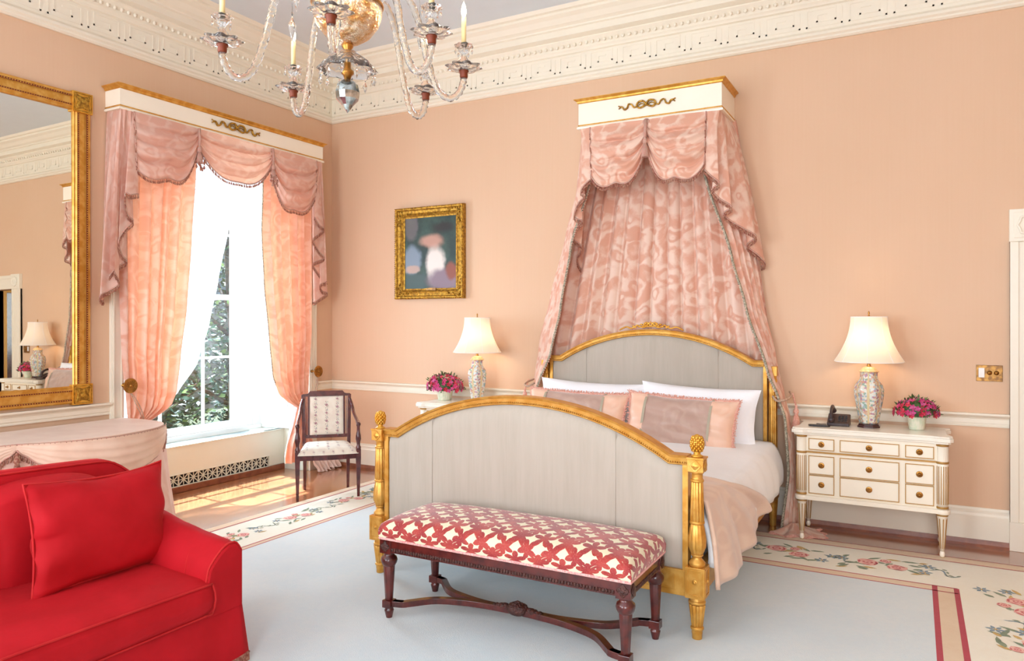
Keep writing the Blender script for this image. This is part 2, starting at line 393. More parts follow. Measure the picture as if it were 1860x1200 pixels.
# ---------------------------------------------------------------- geometry helpers
class MB:
    def __init__(s): s.v = []; s.f = []; s.mi = []; s.uv = []; s.sm = []; s.has_uv = False
    def add(s, verts, faces, mi=0, uvs=None, smooth=False):
        o = len(s.v); s.v += [tuple(p) for p in verts]
        for k, f in enumerate(faces):
            s.f.append(tuple(i + o for i in f)); s.mi.append(mi); s.sm.append(smooth)
            if uvs: s.uv.append(uvs[k]); s.has_uv = True
            else: s.uv.append(None)
        return s
    def box(s, a, b, mi=0):
        x0, y0, z0 = [min(p, q) for p, q in zip(a, b)]; x1, y1, z1 = [max(p, q) for p, q in zip(a, b)]
        v = [(x0, y0, z0), (x1, y0, z0), (x1, y1, z0), (x0, y1, z0), (x0, y0, z1), (x1, y0, z1), (x1, y1, z1), (x0, y1, z1)]
        return s.add(v, [(3, 2, 1, 0), (4, 5, 6, 7), (0, 1, 5, 4), (1, 2, 6, 5), (2, 3, 7, 6), (3, 0, 4, 7)], mi)
    def cbox(s, c, sz, mi=0):
        return s.box([c[i] - sz[i] / 2 for i in range(3)], [c[i] + sz[i] / 2 for i in range(3)], mi)
    def obox(s, p, q, w_, h, up=(0, 0, 1), mi=0, w2=None, h2=None):     # box beam from p to q
        p = Vector(p); q = Vector(q); d = (q - p).normalized(); up = Vector(up)
        if abs(d.dot(up)) > 0.99: up = Vector((0, 1, 0))
        r = d.cross(up).normalized(); u = r.cross(d)
        w2 = w2 or w_; h2 = h2 or h; v = []
        for c, a, b in ((p, w_, h), (q, w2, h2)):
            for i, j in ((-1, -1), (1, -1), (1, 1), (-1, 1)): v.append(c + r * (i * a / 2) + u * (j * b / 2))
        return s.add(v, [(0, 3, 2, 1), (4, 5, 6, 7), (0, 1, 5, 4), (1, 2, 6, 5), (2, 3, 7, 6), (3, 0, 4, 7)], mi)
    def lathe(s, prof, c=(0, 0, 0), seg=24, mi=0, axis=(0, 0, 1), flute=None, smooth=True, cap=True, rot=0.0):
        c = Vector(c); ax = Vector(axis).normalized()
        t = Vector((1, 0, 0)) if abs(ax.x) < 0.9 else Vector((0, 1, 0))
        e1 = (t - ax * t.dot(ax)).normalized(); e2 = ax.cross(e1)
        v = []; n = len(prof)
        for (r, z) in prof:
            for k in range(seg):
                a = 2 * pi * k / seg + rot; rr = r * (flute(a, z) if flute else 1.0)
                v.append(c + ax * z + (e1 * cos(a) + e2 * sin(a)) * rr)
        f = [(i * seg + k, i * seg + (k + 1) % seg, (i + 1) * seg + (k + 1) % seg, (i + 1) * seg + k) for i in range(n - 1) for k in range(seg)]
        s.add(v, f, mi, smooth=smooth)
        if cap:
            o = len(s.v) - n * seg
            for i, rev in ((0, True), (n - 1, False)):
                if prof[i][0] > 1e-4:
                    q = [o + i * seg + k for k in range(seg)]
                    s.f.append(tuple(reversed(q)) if rev else tuple(q)); s.mi.append(mi); s.uv.append(None); s.sm.append(False)
        return s
    def tube(s, path, r, seg=8, mi=0, closed=False, smooth=True, flat=None, cap=True):
        P = [Vector(p) for p in path]; n = len(P); R = r if isinstance(r, (list, tuple)) else [r] * n
        T = []
        for i in range(n):
            a = P[(i - 1) % n] if (closed or i > 0) else P[i]; b = P[(i + 1) % n] if (closed or i < n - 1) else P[i]
            d = (b - a); T.append(d.normalized() if d.length > 1e-9 else Vector((0, 0, 1)))
        up = Vector((0, 0, 1)) if abs(T[0].z) < 0.9 else Vector((1, 0, 0))
        N = (up - T[0] * up.dot(T[0])).normalized(); v = []
        for i in range(n):
            N = (N - T[i] * N.dot(T[i]))
            N = N.normalized() if N.length > 1e-6 else T[i].orthogonal().normalized()
            B = T[i].cross(N)
            for k in range(seg):
                a = 2 * pi * k / seg; fx = flat if flat else 1.0
                v.append(P[i] + N * (cos(a) * R[i] * fx) + B * (sin(a) * R[i]))
        m = n if closed else n - 1
        f = [(i * seg + k, i * seg + (k + 1) % seg, ((i + 1) % n) * seg + (k + 1) % seg, ((i + 1) % n) * seg + k) for i in range(m) for k in range(seg)]
        if not closed and cap: f += [tuple(reversed(range(seg))), tuple(range((n - 1) * seg, n * seg))]
        return s.add(v, f, mi, smooth=smooth)
    def grid(s, fn, nu, nv, mi=0, smooth=True, uvfn=None, closed_u=False):
        v = [fn(i / nu, j / nv) for j in range(nv + 1) for i in range(nu + 1)]
        f = []; uvs = []
        for j in range(nv):
            for i in range(nu):
                a = j * (nu + 1) + i; f.append((a, a + 1, a + nu + 2, a + nu + 1))
                if uvfn: uvs.append([uvfn(i / nu, j / nv), uvfn((i + 1) / nu, j / nv), uvfn((i + 1) / nu, (j + 1) / nv), uvfn(i / nu, (j + 1) / nv)])
        return s.add(v, f, mi, uvs if uvfn else None, smooth)
    def prism(s, pts, ax, a, b, mi=0, smooth=False):          # closed 2-D outline extruded along axis ax
        def P(p, h):
            q = [0, 0, 0]; o = [i for i in range(3) if i != ax]; q[o[0]] = p[0]; q[o[1]] = p[1]; q[ax] = h; return tuple(q)
        n = len(pts); v = [P(p, a) for p in pts] + [P(p, b) for p in pts]
        f = [(i, (i + 1) % n, n + (i + 1) % n, n + i) for i in range(n)] + [tuple(reversed(range(n))), tuple(range(n, 2 * n))]
        return s.add(v, f, mi, smooth=smooth)
    def ball(s, c, r, seg=12, mi=0, sz=(1, 1, 1)):
        c = Vector(c); v = []; n = seg // 2
        for j in range(n + 1):
            t = pi * j / n
            for k in range(seg):
                a = 2 * pi * k / seg; v.append((c.x + r * sz[0] * sin(t) * cos(a), c.y + r * sz[1] * sin(t) * sin(a), c.z + r * sz[2] * cos(t)))
        f = [(j * seg + k, (j + 1) * seg + k, (j + 1) * seg + (k + 1) % seg, j * seg + (k + 1) % seg) for j in range(n) for k in range(seg)]
        return s.add(v, f, mi, smooth=True)
    def sweep(s, prof, path, normals, mi=0, closed=False, smooth=False):   # profile (out, up) along horizontal path
        n = len(path); m = len(prof); v = []
        for p, nn in zip(path, normals):
            for (o, z) in prof: v.append((p[0] + nn[0] * o, p[1] + nn[1] * o, p[2] + z))
        L = n if closed else n - 1
        f = [(i * m + k, ((i + 1) % n) * m + k, ((i + 1) % n) * m + (k + 1) % m, i * m + (k + 1) % m) for i in range(L) for k in range(m)]
        if not closed: f += [tuple(range(m)), tuple(reversed(range((n - 1) * m, n * m)))]
        return s.add(v, f, mi, smooth=smooth)

def tag(o, label=None, cat=None, group=None, kind=None):
    if label: o['label'] = label
    if cat: o['category'] = cat
    if group: o['group'] = group
    if kind: o['kind'] = kind
    return o
def thing(name, label, cat, loc=(0, 0, 0), rotz=0.0, group=None):
    o = bpy.data.objects.new(name, None); COL.objects.link(o); o.empty_display_size = 0.1
    o.location = loc; o.rotation_euler = (0, 0, rotz); return tag(o, label, cat, group)
def root_of(o):
    while o.parent: o = o.parent
    return o
def part(name, mb, mats, parent=None, world=True, bevel=0, solid=0, subsurf=0, label=None, fixn=True):
    """link one mesh object; world=True: vertices are in world coordinates"""
    me = bpy.data.meshes.new(name); vs = mb.v
    if parent is not None and world:
        L = root_of(parent).location; vs = [(x - L.x, y - L.y, z - L.z) for x, y, z in mb.v]
    me.from_pydata(vs, [], mb.f); me.update()
    for i, p in enumerate(me.polygons): p.material_index = mb.mi[i]; p.use_smooth = mb.sm[i]
    if mb.has_uv:
        ul = me.uv_layers.new(name='UVMap'); d = ul.data
        for i, p in enumerate(me.polygons):
            u = mb.uv[i]
            if u:
                for k, li in enumerate(p.loop_indices): d[li].uv = u[k]
    for m in (mats if isinstance(mats, (list, tuple)) else [mats]): me.materials.append(m)
    if fixn:
        b = bmesh.new(); b.from_mesh(me); bmesh.ops.recalc_face_normals(b, faces=b.faces); b.to_mesh(me); b.free()
    o = bpy.data.objects.new(name, me); COL.objects.link(o)
    if parent is not None: o.parent = parent
    if bevel:
        md = o.modifiers.new('bevel', 'BEVEL'); md.width = bevel; md.segments = 2; md.limit_method = 'ANGLE'; md.angle_limit = math.radians(40)
    if solid:
        md = o.modifiers.new('solid', 'SOLIDIFY'); md.thickness = solid; md.offset = 0
    if subsurf:
        md = o.modifiers.new('sub', 'SUBSURF'); md.levels = subsurf; md.render_levels = subsurf
    if label: o['label'] = label
    return o
def struct(name, mb, mats, parent=None, **k):
    o = part(name, mb, mats, parent, **k)
    if parent is None: o['kind'] = 'structure'
    return o
def dup(root, loc=None, label=None, group=None):
    def cp(o, par):
        c = o.copy(); COL.objects.link(c); c.parent = par
        for ch in [x for x in list(bpy.data.objects) if x.parent == o and x != c]: cp(ch, c)
        return c
    kids = [x for x in bpy.data.objects if x.parent == root]
    r = root.copy(); COL.objects.link(r)
    for k in kids: cp(k, r)
    if loc: r.location = loc
    if label: r['label'] = label
    if group: r['group'] = group
    return r
def lerp(a, b, t): return a + (b - a) * t
def interp(tab, t):
    if t <= tab[0][0]: return tab[0][1]
    for (a, va), (b, vb) in zip(tab, tab[1:]):
        if t <= b:
            k = (t - a) / (b - a); k = k * k * (3 - 2 * k) * 0.35 + k * 0.65; return va + (vb - va) * k
    return tab[-1][1]
def catmull(pts, n=8, closed=False):
    P = [Vector(p) for p in pts]; out = []; m = len(P)
    rng = range(m if closed else m - 1)
    for i in rng:
        p0 = P[(i - 1) % m] if (closed or i > 0) else P[i]; p1 = P[i]; p2 = P[(i + 1) % m]
        p3 = P[(i + 2) % m] if (closed or i < m - 2) else P[i + 1]
        for k in range(n):
            t = k / n
            out.append(0.5 * ((2 * p1) + (p2 - p0) * t + (2 * p0 - 5 * p1 + 4 * p2 - p3) * t * t + (3 * p1 - p0 - 3 * p2 + p3) * t ** 3))
    if not closed: out.append(P[-1])
    return out
def resample(path, step):
    P = [Vector(p) for p in path]; out = [P[0]]; acc = 0
    for a, b in zip(P, P[1:]):
        L = (b - a).length; d = step - acc
        while d <= L: out.append(a.lerp(b, d / L)); d += step
        acc = L - (d - step)
    return out
def fringe_mb(paths, drop=0.03, step=0.016, w_=0.0055, band=0.012, outn=None):
    """braid band along each path plus little hanging tassels"""
    mb = MB()
    for path in paths:
        P = [Vector(p) for p in path]
        mb.tube(P, band / 2, 5, 0)
        for p in resample(P, step):
            dx = random.uniform(-0.002, 0.002)
            mb.lathe([(w_ * 0.35, 0), (w_ * 0.5, -drop * 0.4), (w_, -drop * 0.55), (w_ * 0.9, -drop)], (p.x + dx, p.y + dx, p.z - band * 0.3), 5, 1)
    return mb

# ---------------------------------------------------------------- the room
CEIL = 4.38
fl = MB().box((-0.32, -9.1, -0.12), (9.0, 2.4, 0.0)); struct('floor', fl, M['floor'])
ce = MB().box((-0.9, -9.2, CEIL), (9.2, 0.2, CEIL + 0.15)); struct('ceiling', ce, M['ceil'])
# back wall with the doorway at the right
DX0, DX1, DZ = 6.50, 7.40, 2.16
wb = MB()
wb.box((-0.9, 0, -0.1), (DX0, 0.3, CEIL)); wb.box((DX1, 0, -0.1), (9.2, 0.3, CEIL)); wb.box((DX0, 0, DZ), (DX1, 0.3, CEIL))
struct('wall_back', wb, M['wall'])
# left wall with the window opening (y -2.47..-0.365, z 0..3.25), outer masonry behind it
WY0, WY1, WZ = -2.47, -0.365, 3.26
wl = MB()
wl.box((-0.30, -9.2, -0.1), (0, WY0, CEIL)); wl.box((-0.30, WY1, -0.1), (0, 0.0, CEIL)); wl.box((-0.30, WY0, WZ), (0, WY1, CEIL))
wl.box((-0.62, -9.2, -0.1), (-0.30, WY0, CEIL)); wl.box((-0.62, WY1, -0.1), (-0.30, 0.0, CEIL)); wl.box((-0.62, WY0, WZ), (-0.30, WY1, CEIL))
wl.box((-0.62, WY0, -0.1), (-0.34, WY1, 0.0))
struct('wall_left', wl, M['wall'])
wo = MB()
wo.box((-0.92, -9.2, -0.1), (-0.66, -2.27, CEIL)); wo.box((-0.92, -0.62, -0.1), (-0.66, 0.0, CEIL)); wo.box((-0.92, -2.27, 3.12), (-0.66, -0.62, CEIL)); wo.box((-0.92, -2.27, -0.1), (-0.66, -0.62, 0.40))
struct('wall_outer', wo, M['stone'])
wr = MB().box((9.0, -9.2, -0.1), (9.2, 0.0, CEIL)); struct('wall_right', wr, M['wall'])
wf = MB().box((0, -9.3, -0.1), (9.0, -9.1, CEIL)); struct('wall_front', wf, M['wall'])
# hall beyond the doorway
hl = MB().box((5.6, 2.2, 0), (9.0, 2.3, 2.8)).box((5.5, 0.3, 0), (5.6, 2.3, 2.8)).box((8.9, 0.3, 0), (9.0, 2.3, 2.8)).box((5.5, 0.3, 2.7), (9.0, 2.3, 2.8))
struct('wall_hall', hl, M['hallwall'])

# cornice: mitred loop round the room
def loop(off=0.0): return [(0, -9.1, 0), (0, 0, 0), (9.0, 0, 0), (9.0, -9.1, 0)]
LN = [(1, 1), (1, -1), (-1, -1), (-1, 1)]
prof = [(0, 3.785), (0.018, 3.785), (0.032, 3.797), (0.032, 3.81), (0.048, 3.822), (0.048, 3.842), (0.03, 3.858), (0.022, 3.868), (0.022, 4.045), (0.04, 4.052),
        (0.048, 4.066), (0.06, 4.078), (0.062, 4.10), (0.085, 4.125), (0.105, 4.145), (0.105, 4.155), (0.165, 4.17), (0.165, 4.225), (0.185, 4.232), (0.187, 4.245),
        (0.215, 4.262), (0.25, 4.30), (0.285, 4.322), (0.285, 4.345), (0.31, 4.352), (0.33, 4.38), (0, 4.38)]
co = MB().sweep(prof, loop(), LN, closed=True)
trim1 = struct('trim_1', co, M['trim'])
# raised Greek key in the frieze and egg band above, on the two walls in view and the wall facing the mirror
gk = MB()
def keyunit(P, along, nrm, u0, s=1.0):
    W, Hh, t = 0.30, 0.13, 0.012
    segs = [((0, 0), (0, 1)), ((0, 1), (.72, 1)), ((.72, 1), (.72, .28)), ((.72, .28), (.26, .28)), ((.26, .28), (.26, .68)), ((.26, .68), (.5, .68)), ((.88, 0), (.88, 1)), ((0, 0), (.88, 0))]
    for (a, b), (c, d) in segs:
        x0, x1 = sorted((u0 + a * W * .95, u0 + c * W * .95)); z0, z1 = sorted((3.892 + b * Hh, 3.892 + d * Hh))
        if x1 - x0 < t: x1 = x0 + t
        else: x1 += t
        if z1 - z0 < t: z1 = z0 + t
        else: z1 += t * 0
        if along == 'x': gk.box((x0, -0.021, z0), (x1, -0.0250, z1))
        else: gk.box((0.021, -x0, z0), (0.0250, -x1, z1))
n = 29
for k in range(n): keyunit(None, 'x', None, 0.06 + k * 0.305)
for k in range(20): keyunit(None, 'y', None, 0.06 + k * 0.305)
# egg band
for k in range(150): gk.ball((0.08 + k * 0.058, -0.078, 4.108), 0.016, 6, 0, (1.1, 0.8, 1.2))
for k in range(105): gk.ball((0.078, -(0.08 + k * 0.058), 4.108), 0.016, 6, 0, (0.8, 1.1, 1.2))
part('cornice_ornament', gk, M['trim'], trim1, fixn=False)

# chair rail and baseboards
railp = [(0, 0.848), (0.012, 0.848), (0.014, 0.858), (0.010, 0.864), (0.010, 0.872), (0.018, 0.874), (0.018, 0.905), (0.024, 0.908), (0.026, 0.914), (0.034, 0.918), (0.046, 0.928), (0.05, 0.934), (0.05, 0.945), (0, 0.945)]
basep = [(0, 0.05), (0.028, 0.05), (0.028, 0.212), (0.024, 0.218), (0.02, 0.232), (0.02, 0.245), (0.012, 0.256), (0.010, 0.272), (0, 0.272)]
shoep = [(0, 0.0), (0.042, 0.0), (0.042, 0.02), (0.036, 0.05), (0, 0.05)]
def run(prof, name, mat, segs):
    mb = MB()
    for path, nn in segs: mb.sweep(prof, path, nn)
    return struct(name, mb, mat)
right_seg = ([(0, -0.262, 0), (0, 0, 0), (6.268, 0, 0)], [(1, 0), (1, -1), (0, -1)])
left_seg = ([(0, -9.1, 0), (0, -2.575, 0)], [(1, 0), (1, 0)])
far_seg = ([(7.64, 0, 0), (9.0, 0, 0)], [(0, -1), (0, -1)])
run(railp, 'trim_2', M['trim'], [right_seg, left_seg, far_seg])
run(basep, 'baseboard_back', M['trim'], [right_seg, far_seg]); run(basep, 'baseboard_left', M['trim'], [left_seg])
run(shoep, 'trim_3', M['shoe'], [right_seg, left_seg, far_seg])
# window casing
wc = MB()
for y0, y1 in ((-2.575, -2.465), (-0.37, -0.262)):
    wc.box((0, y0, 0.2), (0.028, y1, 3.30)); wc.box((0, y0 - 0.004, 0), (0.036, y1 + 0.004, 0.2))
    wc.box((0.028, y0 + 0.012, 0.2), (0.036, y0 + 0.028, 3.28)); wc.box((0.028, y1 - 0.028, 0.2), (0.036, y1 - 0.012, 3.28))
wc.box((0, -2.575, 3.26), (0.03, -0.262, 3.37))
struct('trim_4', wc, M['trim'], bevel=0.003)
# door casing with corner rosette, and the dark door ajar in the hall
dc = MB()
for a, b in ((6.27, 6.50), (7.40, 7.63)):
    dc.box((a, -0.03, 0.20), (b, 0, 2.15)); dc.box((a - 0.004, -0.045, 0), (b + 0.004, 0, 0.20))
    e = a if a < 7 else b - 0.05
    dc.box((e, -0.042, 0.2), (e + 0.05, 0, 2.15)); ii = b - 0.03 if a < 7 else a
    dc.box((ii, -0.038, 0.2), (ii + 0.03, 0, 2.15)); dc.box((a + 0.09, -0.034, 0.2), (a + 0.14, 0, 2.15))
    dc.box((a - 0.005, -0.048, 2.15), (b + 0.005, 0, 2.375))
    cx = (a + b) / 2
    dc.box((a + 0.02, -0.054, 2.175), (b - 0.02, -0.04, 2.35))
    dc.lathe([(0.078, 0), (0.078, 0.01), (0.066, 0.014), (0.06, 0.006), (0.03, 0.006), (0.026, 0.016), (0.0, 0.02)], (cx, -0.054, 2.262), 24, 0, (0, -1, 0), flute=lambda t, z: 1 + 0.08 * cos(8 * t))
dc.box((6.50, -0.03, 2.15), (7.40, 0, 2.34)); dc.box((6.50, -0.04, 2.31), (7.40, 0, 2.36))
dc.box((6.48, 0, 0), (6.50, 0.3, 2.16)); dc.box((7.40, 0, 0), (7.42, 0.3, 2.16))
struct('trim_5', dc, M['trim'], bevel=0.003)
dr = MB(); dr.box((0, -0.022, 0.01), (0.86, 0.022, 2.13))
for z0, z1 in ((0.2, 0.85), (1.05, 1.95)):
    for x0, x1 in ((0.1, 0.39), (0.47, 0.76)):
        dr.box((x0, -0.03, z0), (x1, 0.03, z1))
door = struct('door_1', dr, M['door'], bevel=0.004)
door.location = (7.38, 0.34, 0); door.rotation_euler = (0, 0, pi - 0.95)
kn = MB().lathe([(0.028, 0), (0.028, 0.006), (0.01, 0.01), (0.01, 0.04), (0.026, 0.05), (0.03, 0.065), (0.02, 0.08), (0, 0.084)], (0.8, -0.022, 0.95), 16, 0, (0, -1, 0))
kn.lathe([(0.028, 0), (0.028, 0.006), (0.01, 0.01), (0.01, 0.04), (0.026, 0.05), (0.03, 0.065), (0.02, 0.08), (0, 0.084)], (0.8, 0.022, 0.95), 16, 0, (0, 1, 0))
part('door_knob', kn, M['brass'], door, world=False)

# ---------------------------------------------------------------- window, reveal, radiator cover
rv = MB()
# right reveal (splayed, panelled) and left reveal, head soffit
def reveal(yi, yo, sgn):
    rv.add([(0, yi, 0.44), (-0.60, yo, 0.44), (-0.60, yo, 3.26), (0, yi, 3.26)], [(0, 1, 2, 3)])
    def pt(t, z, off): return (-0.60 * t, lerp(yi, yo, t) - sgn * off, z)
    for t0, t1 in ((0.08, 0.46), (0.50, 0.92)):
        for z0, z1 in ((0.60, 1.75), (1.9, 3.15)):
            rv.add([pt(t0, z0, .002), pt(t1, z0, .002), pt(t1, z1, .002), pt(t0, z1, .002), pt(t0 + .03, z0 + .03, .014), pt(t1 - .03, z0 + .03, .014), pt(t1 - .03, z1 - .03, .014), pt(t0 + .03, z1 - .03, .014),
                    pt(t0 + .055, z0 + .05, .004), pt(t1 - .055, z0 + .05, .004), pt(t1 - .055, z1 - .05, .004), pt(t0 + .055, z1 - .05, .004)],
                   [(0, 1, 5, 4), (1, 2, 6, 5), (2, 3, 7, 6), (3, 0, 4, 7), (4, 5, 9, 8), (5, 6, 10, 9), (6, 7, 11, 10), (7, 4, 8, 11)])
reveal(-0.37, -0.50, 1); reveal(-2.465, -2.335, -1)
rv.add([(0, -2.465, 3.26), (-0.6, -2.335, 3.26), (-0.6, -0.5, 3.26), (0, -0.37, 3.26)], [(0, 1, 2, 3)])
struct('trim_6', rv, M['white_trim'], fixn=False)
GY0, GY1 = -2.17, -0.665          # glass edges
wf_ = MB()
wf_.box((-0.68, -2.34, 0.44), (-0.58, -2.25, 3.26)); wf_.box((-0.68, -0.585, 0.44), (-0.58, -0.495, 3.26))
wf_.box((-0.68, -2.34, 3.14), (-0.58, -0.495, 3.26)); wf_.box((-0.70, -2.34, 0.40), (-0.56, -0.495, 0.482))
wf_.box((-0.60, -2.25, 0.482), (-0.575, -2.235, 3.14)); wf_.box((-0.60, -0.60, 0.482), (-0.575, -0.585, 3.14))
win = struct('window_1', wf_, M['white_trim'], bevel=0.004)
def sash(name, z0, z1, x, bot, top, zm):
    m = MB()
    m.box((x - 0.022, -2.25, z0), (x + 0.022, GY0, z1)); m.box((x - 0.022, GY1, z0), (x + 0.022, -0.585, z1))
    m.box((x - 0.022, GY0, z0), (x + 0.022, GY1, z0 + bot)); m.box((x - 0.022, GY0, z1 - top), (x + 0.022, GY1, z1))
    s_ = part(name, m, M['white_trim'], win, bevel=0.003)
    mm = MB()
    for y in (-1.21, -1.69): mm.box((x - 0.014, y - 0.011, z0 + bot), (x + 0.014, y + 0.011, z1 - top))
    mm.box((x - 0.013, GY0, zm - 0.011), (x + 0.013, GY1, zm + 0.011))
    part('muntins', mm, M['white_trim'], s_)
    ys = [GY0, -1.70, -1.20, GY1]; k = 0
    for i in range(3):
        for a, b in ((z0 + bot, zm), (zm, z1 - top)):
            part('pane', MB().box((x - 0.002, ys[i], a), (x + 0.002, ys[i + 1], b)), M['glass'], s_)
    return s_
s_lo = sash('lower_sash', 0.482, 1.87, -0.605, 0.075, 0.05, 1.225)
s_up = sash('upper_sash', 1.82, 3.14, -0.652, 0.05, 0.06, 2.50)
part('sash_lock', MB().box((-0.58, -1.45, 1.85), (-0.56, -1.40, 1.89)), M['brass'], win)
part('latch_box', MB().box((-0.58, -0.645, 1.20), (-0.545, -0.60, 1.31)).lathe([(0.012, 0), (0.012, 0.02), (0.02, 0.025), (0.02, 0.035)], (-0.575, -0.55, 0.98), 10, 0, (1, 0, 0)), M['white_trim'], win, bevel=0.002)

cv = MB()
CX = -0.315
cv.box((CX - 0.02, WY0, 0.17), (CX, WY1 - 0.04, 0.425)); cv.box((CX - 0.02, WY0, 0.055), (CX, WY1 - 0.04, 0.062))
cv.box((CX - 0.02, -0.62, 0.055), (CX, WY1 - 0.04, 0.17)); cv.box((CX - 0.02, WY0, 0.055), (CX, -2.24, 0.17))
cv.box((CX - 0.045, WY0, 0.425), (CX + 0.008, WY1 - 0.04, 0.437)); cv.box((-0.60, WY0, 0.425), (-0.555, WY1 - 0.04, 0.437)); cv.box((-0.60, -0.68, 0.425), (CX, WY1 - 0.04, 0.437))
cv.box((CX, -2.26, 0.166), (CX + 0.006, -0.60, 0.176)); cv.box((CX, -0.62, 0.06), (CX + 0.006, -0.612, 0.17))
cv.box((CX - 0.02, WY1 - 0.04, 0), (0.0, WY1, 0.437))
rc = thing('radiator_cover', 'cream radiator cover with star pattern grille under the tall window', 'radiator cover', (CX, -1.4, 0))
part('cabinet', cv, M['cover'], rc, bevel=0.002)
gr = MB(); y = -2.24; z0, z1 = 0.064, 0.168; cw = 0.108
while y < -0.63:
    yc = y + cw / 2; zc = (z0 + z1) / 2; x = CX - 0.008
    gr.box((x - 0.004, y - 0.0065, z0), (x + 0.004, y + 0.0065, z1)); gr.box((x - 0.004, y, zc - 0.003), (x + 0.004, y + cw, zc + 0.003)); gr.box((x - 0.004, yc - 0.003, z0), (x + 0.004, yc + 0.003, z1))
    for a, b in (((y, z0), (y + cw, z1)), ((y, z1), (y + cw, z0))):
        gr.obox((x, a[0], a[1]), (x, b[0], b[1]), 0.008, 0.006, (1, 0, 0))
    y += cw
part('grille', gr, M['cover'], rc)
part('shade_backing', MB().box((CX - 0.05, -2.40, 0.01), (CX - 0.03, -0.42, 0.40)), M['cover_shade'], rc)  # dark panel that paints in the shade behind the grille
tg = MB(); y = -2.38
while y < -0.70:
    tg.obox((-0.553, y, 0.430), (-0.362, y + 0.03, 0.430), 0.004, 0.008); y += 0.016
for x in (-0.55, -0.50, -0.45, -0.40, -0.365): tg.box((x - 0.002, -2.4, 0.424), (x + 0.002, -0.68, 0.434))
part('top_grate', tg, M['grate'], rc)
part('shoe_strip', MB().box((CX - 0.02, WY0, 0), (CX + 0.012, WY1 - 0.04, 0.056)), M['shoe'], rc, bevel=0.004)
# ---------------------------------------------------------------- rug (one pile, pattern as thin wool shapes in the same mesh)
RX0, RX1, RY0, RY1 = 0.95, 6.62, -8.2, -0.43
rm = [M['rugfield'], M['rugborder'], M['rugtan'], M['rugred'], M['rugrose'], M['rugpink'], M['ruggreen'], M['rugblue'], M['rugochre']]
rg = MB()
rg.box((RX0, RY0, 0.0), (RX1, RY1, 0.010), 2)
def quad(x0, y0, x1, y1, z, mi): rg.add([(x0, y0, z), (x1, y0, z), (x1, y1, z), (x0, y1, z)], [(0, 1, 2, 3)], mi)
IX0, IX1, IY1, IY0 = 1.60, 5.79, -1.19, -7.4
quad(RX0 + 0.085, RY0 + 0.1, RX1 - 0.10, -0.545, 0.0106, 1)
quad(1.55, IY0 - 0.1, 5.905, -1.10, 0.0110, 2)
quad(IX0, IY0, IX1, IY1, 0.0114, 0)
z = 0.0117
for (x0, y0, x1, y1) in [(RX0 + 0.085, RY0, RX0 + 0.10, RY1 - 0.1), (RX0 + 0.085, -0.555, RX1 - .1, -0.543), (RX1 - 0.11, RY0, RX1 - 0.095, -0.545), (RX0, RY1 - 0.008, RX1, RY1),
                         (1.545, IY0, 1.558, -1.10), (1.597, IY0, 1.608, -1.19), (1.545, -1.106, 5.91, -1.094), (1.60, -1.196, 5.91, -1.184), (5.778, IY0, 5.806, -1.10), (5.89, IY0, 5.918, -1.10)]:
    quad(x0, y0, x1, y1, z, 3)
def blob(cx, cy, rx, ry, ang, mi, z, n=9, wob=0.15):
    pts = []
    for k in range(n):
        a = 2 * pi * k / n; r = 1 + random.uniform(-wob, wob); x = cos(a) * rx * r; y = sin(a) * ry * r
        pts.append((cx + x * cos(ang) - y * sin(ang), cy + x * sin(ang) + y * cos(ang), z))
    rg.add(pts, [tuple(range(n))], mi)
def leafr(cx, cy, L, W, ang, mi, z):
    pts = [(-L, 0), (-L * .4, W), (L * .3, W * .9), (L, 0), (L * .3, -W * .9), (-L * .4, -W)]
    rg.add([(cx + x * cos(ang) - y * sin(ang), cy + x * sin(ang) + y * cos(ang), z) for x, y in pts], [tuple(range(6))], mi)
def rose(cx, cy, r, z0=0.0121):
    blob(cx, cy, r, r * .9, random.uniform(0, 3), 5, z0, 11); 
    for k in range(5):
        a = k * 1.26 + random.random(); leafr(cx + cos(a) * r * .72, cy + sin(a) * r * .68, r * .42, r * .11, a + pi / 2, 4, z0 + 0.0003)
    blob(cx, cy, r * .45, r * .38, 0, 4, z0 + 0.0005, 9); blob(cx, cy, r * .28, r * .22, 0, 5, z0 + 0.0008, 8)
    leafr(cx, cy, r * .2, r * .06, 1, 4, z0 + 0.001)
def bouquet(cx, cy, ang, s=1.0):
    z1 = 0.0119; ca, sa = cos(ang), sin(ang)
    def P(u, v): return cx + (u * ca - v * sa) * s, cy + (u * sa + v * ca) * s
    for k in range(22):
        u = random.uniform(-.27, .27); v = random.uniform(-.13, .13); x, y = P(u, v)
        leafr(x, y, random.uniform(.028, .06) * s, .013 * s, ang + random.uniform(-.9, .9), random.choice((6, 6, 6, 8)), z1 + k * 1e-5)
    for (u, v) in ((-.24, .06), (.22, -.07), (.26, .05)):
        for k in range(6):
            a = k * 1.05; x, y = P(u + cos(a) * .028, v + sin(a) * .028); leafr(x, y, .02 * s, .009 * s, a + ang, 7, z1 + 3e-4)
        x, y = P(u, v); blob(x, y, .01 * s, .01 * s, 0, 8, z1 + 4e-4, 6)
    x, y = P(-.09, .02); rose(x, y, .07 * s); x, y = P(.07, -.035); rose(x, y, .062 * s, .0123); x, y = P(.02, .075); rose(x, y, .038 * s, .0126)
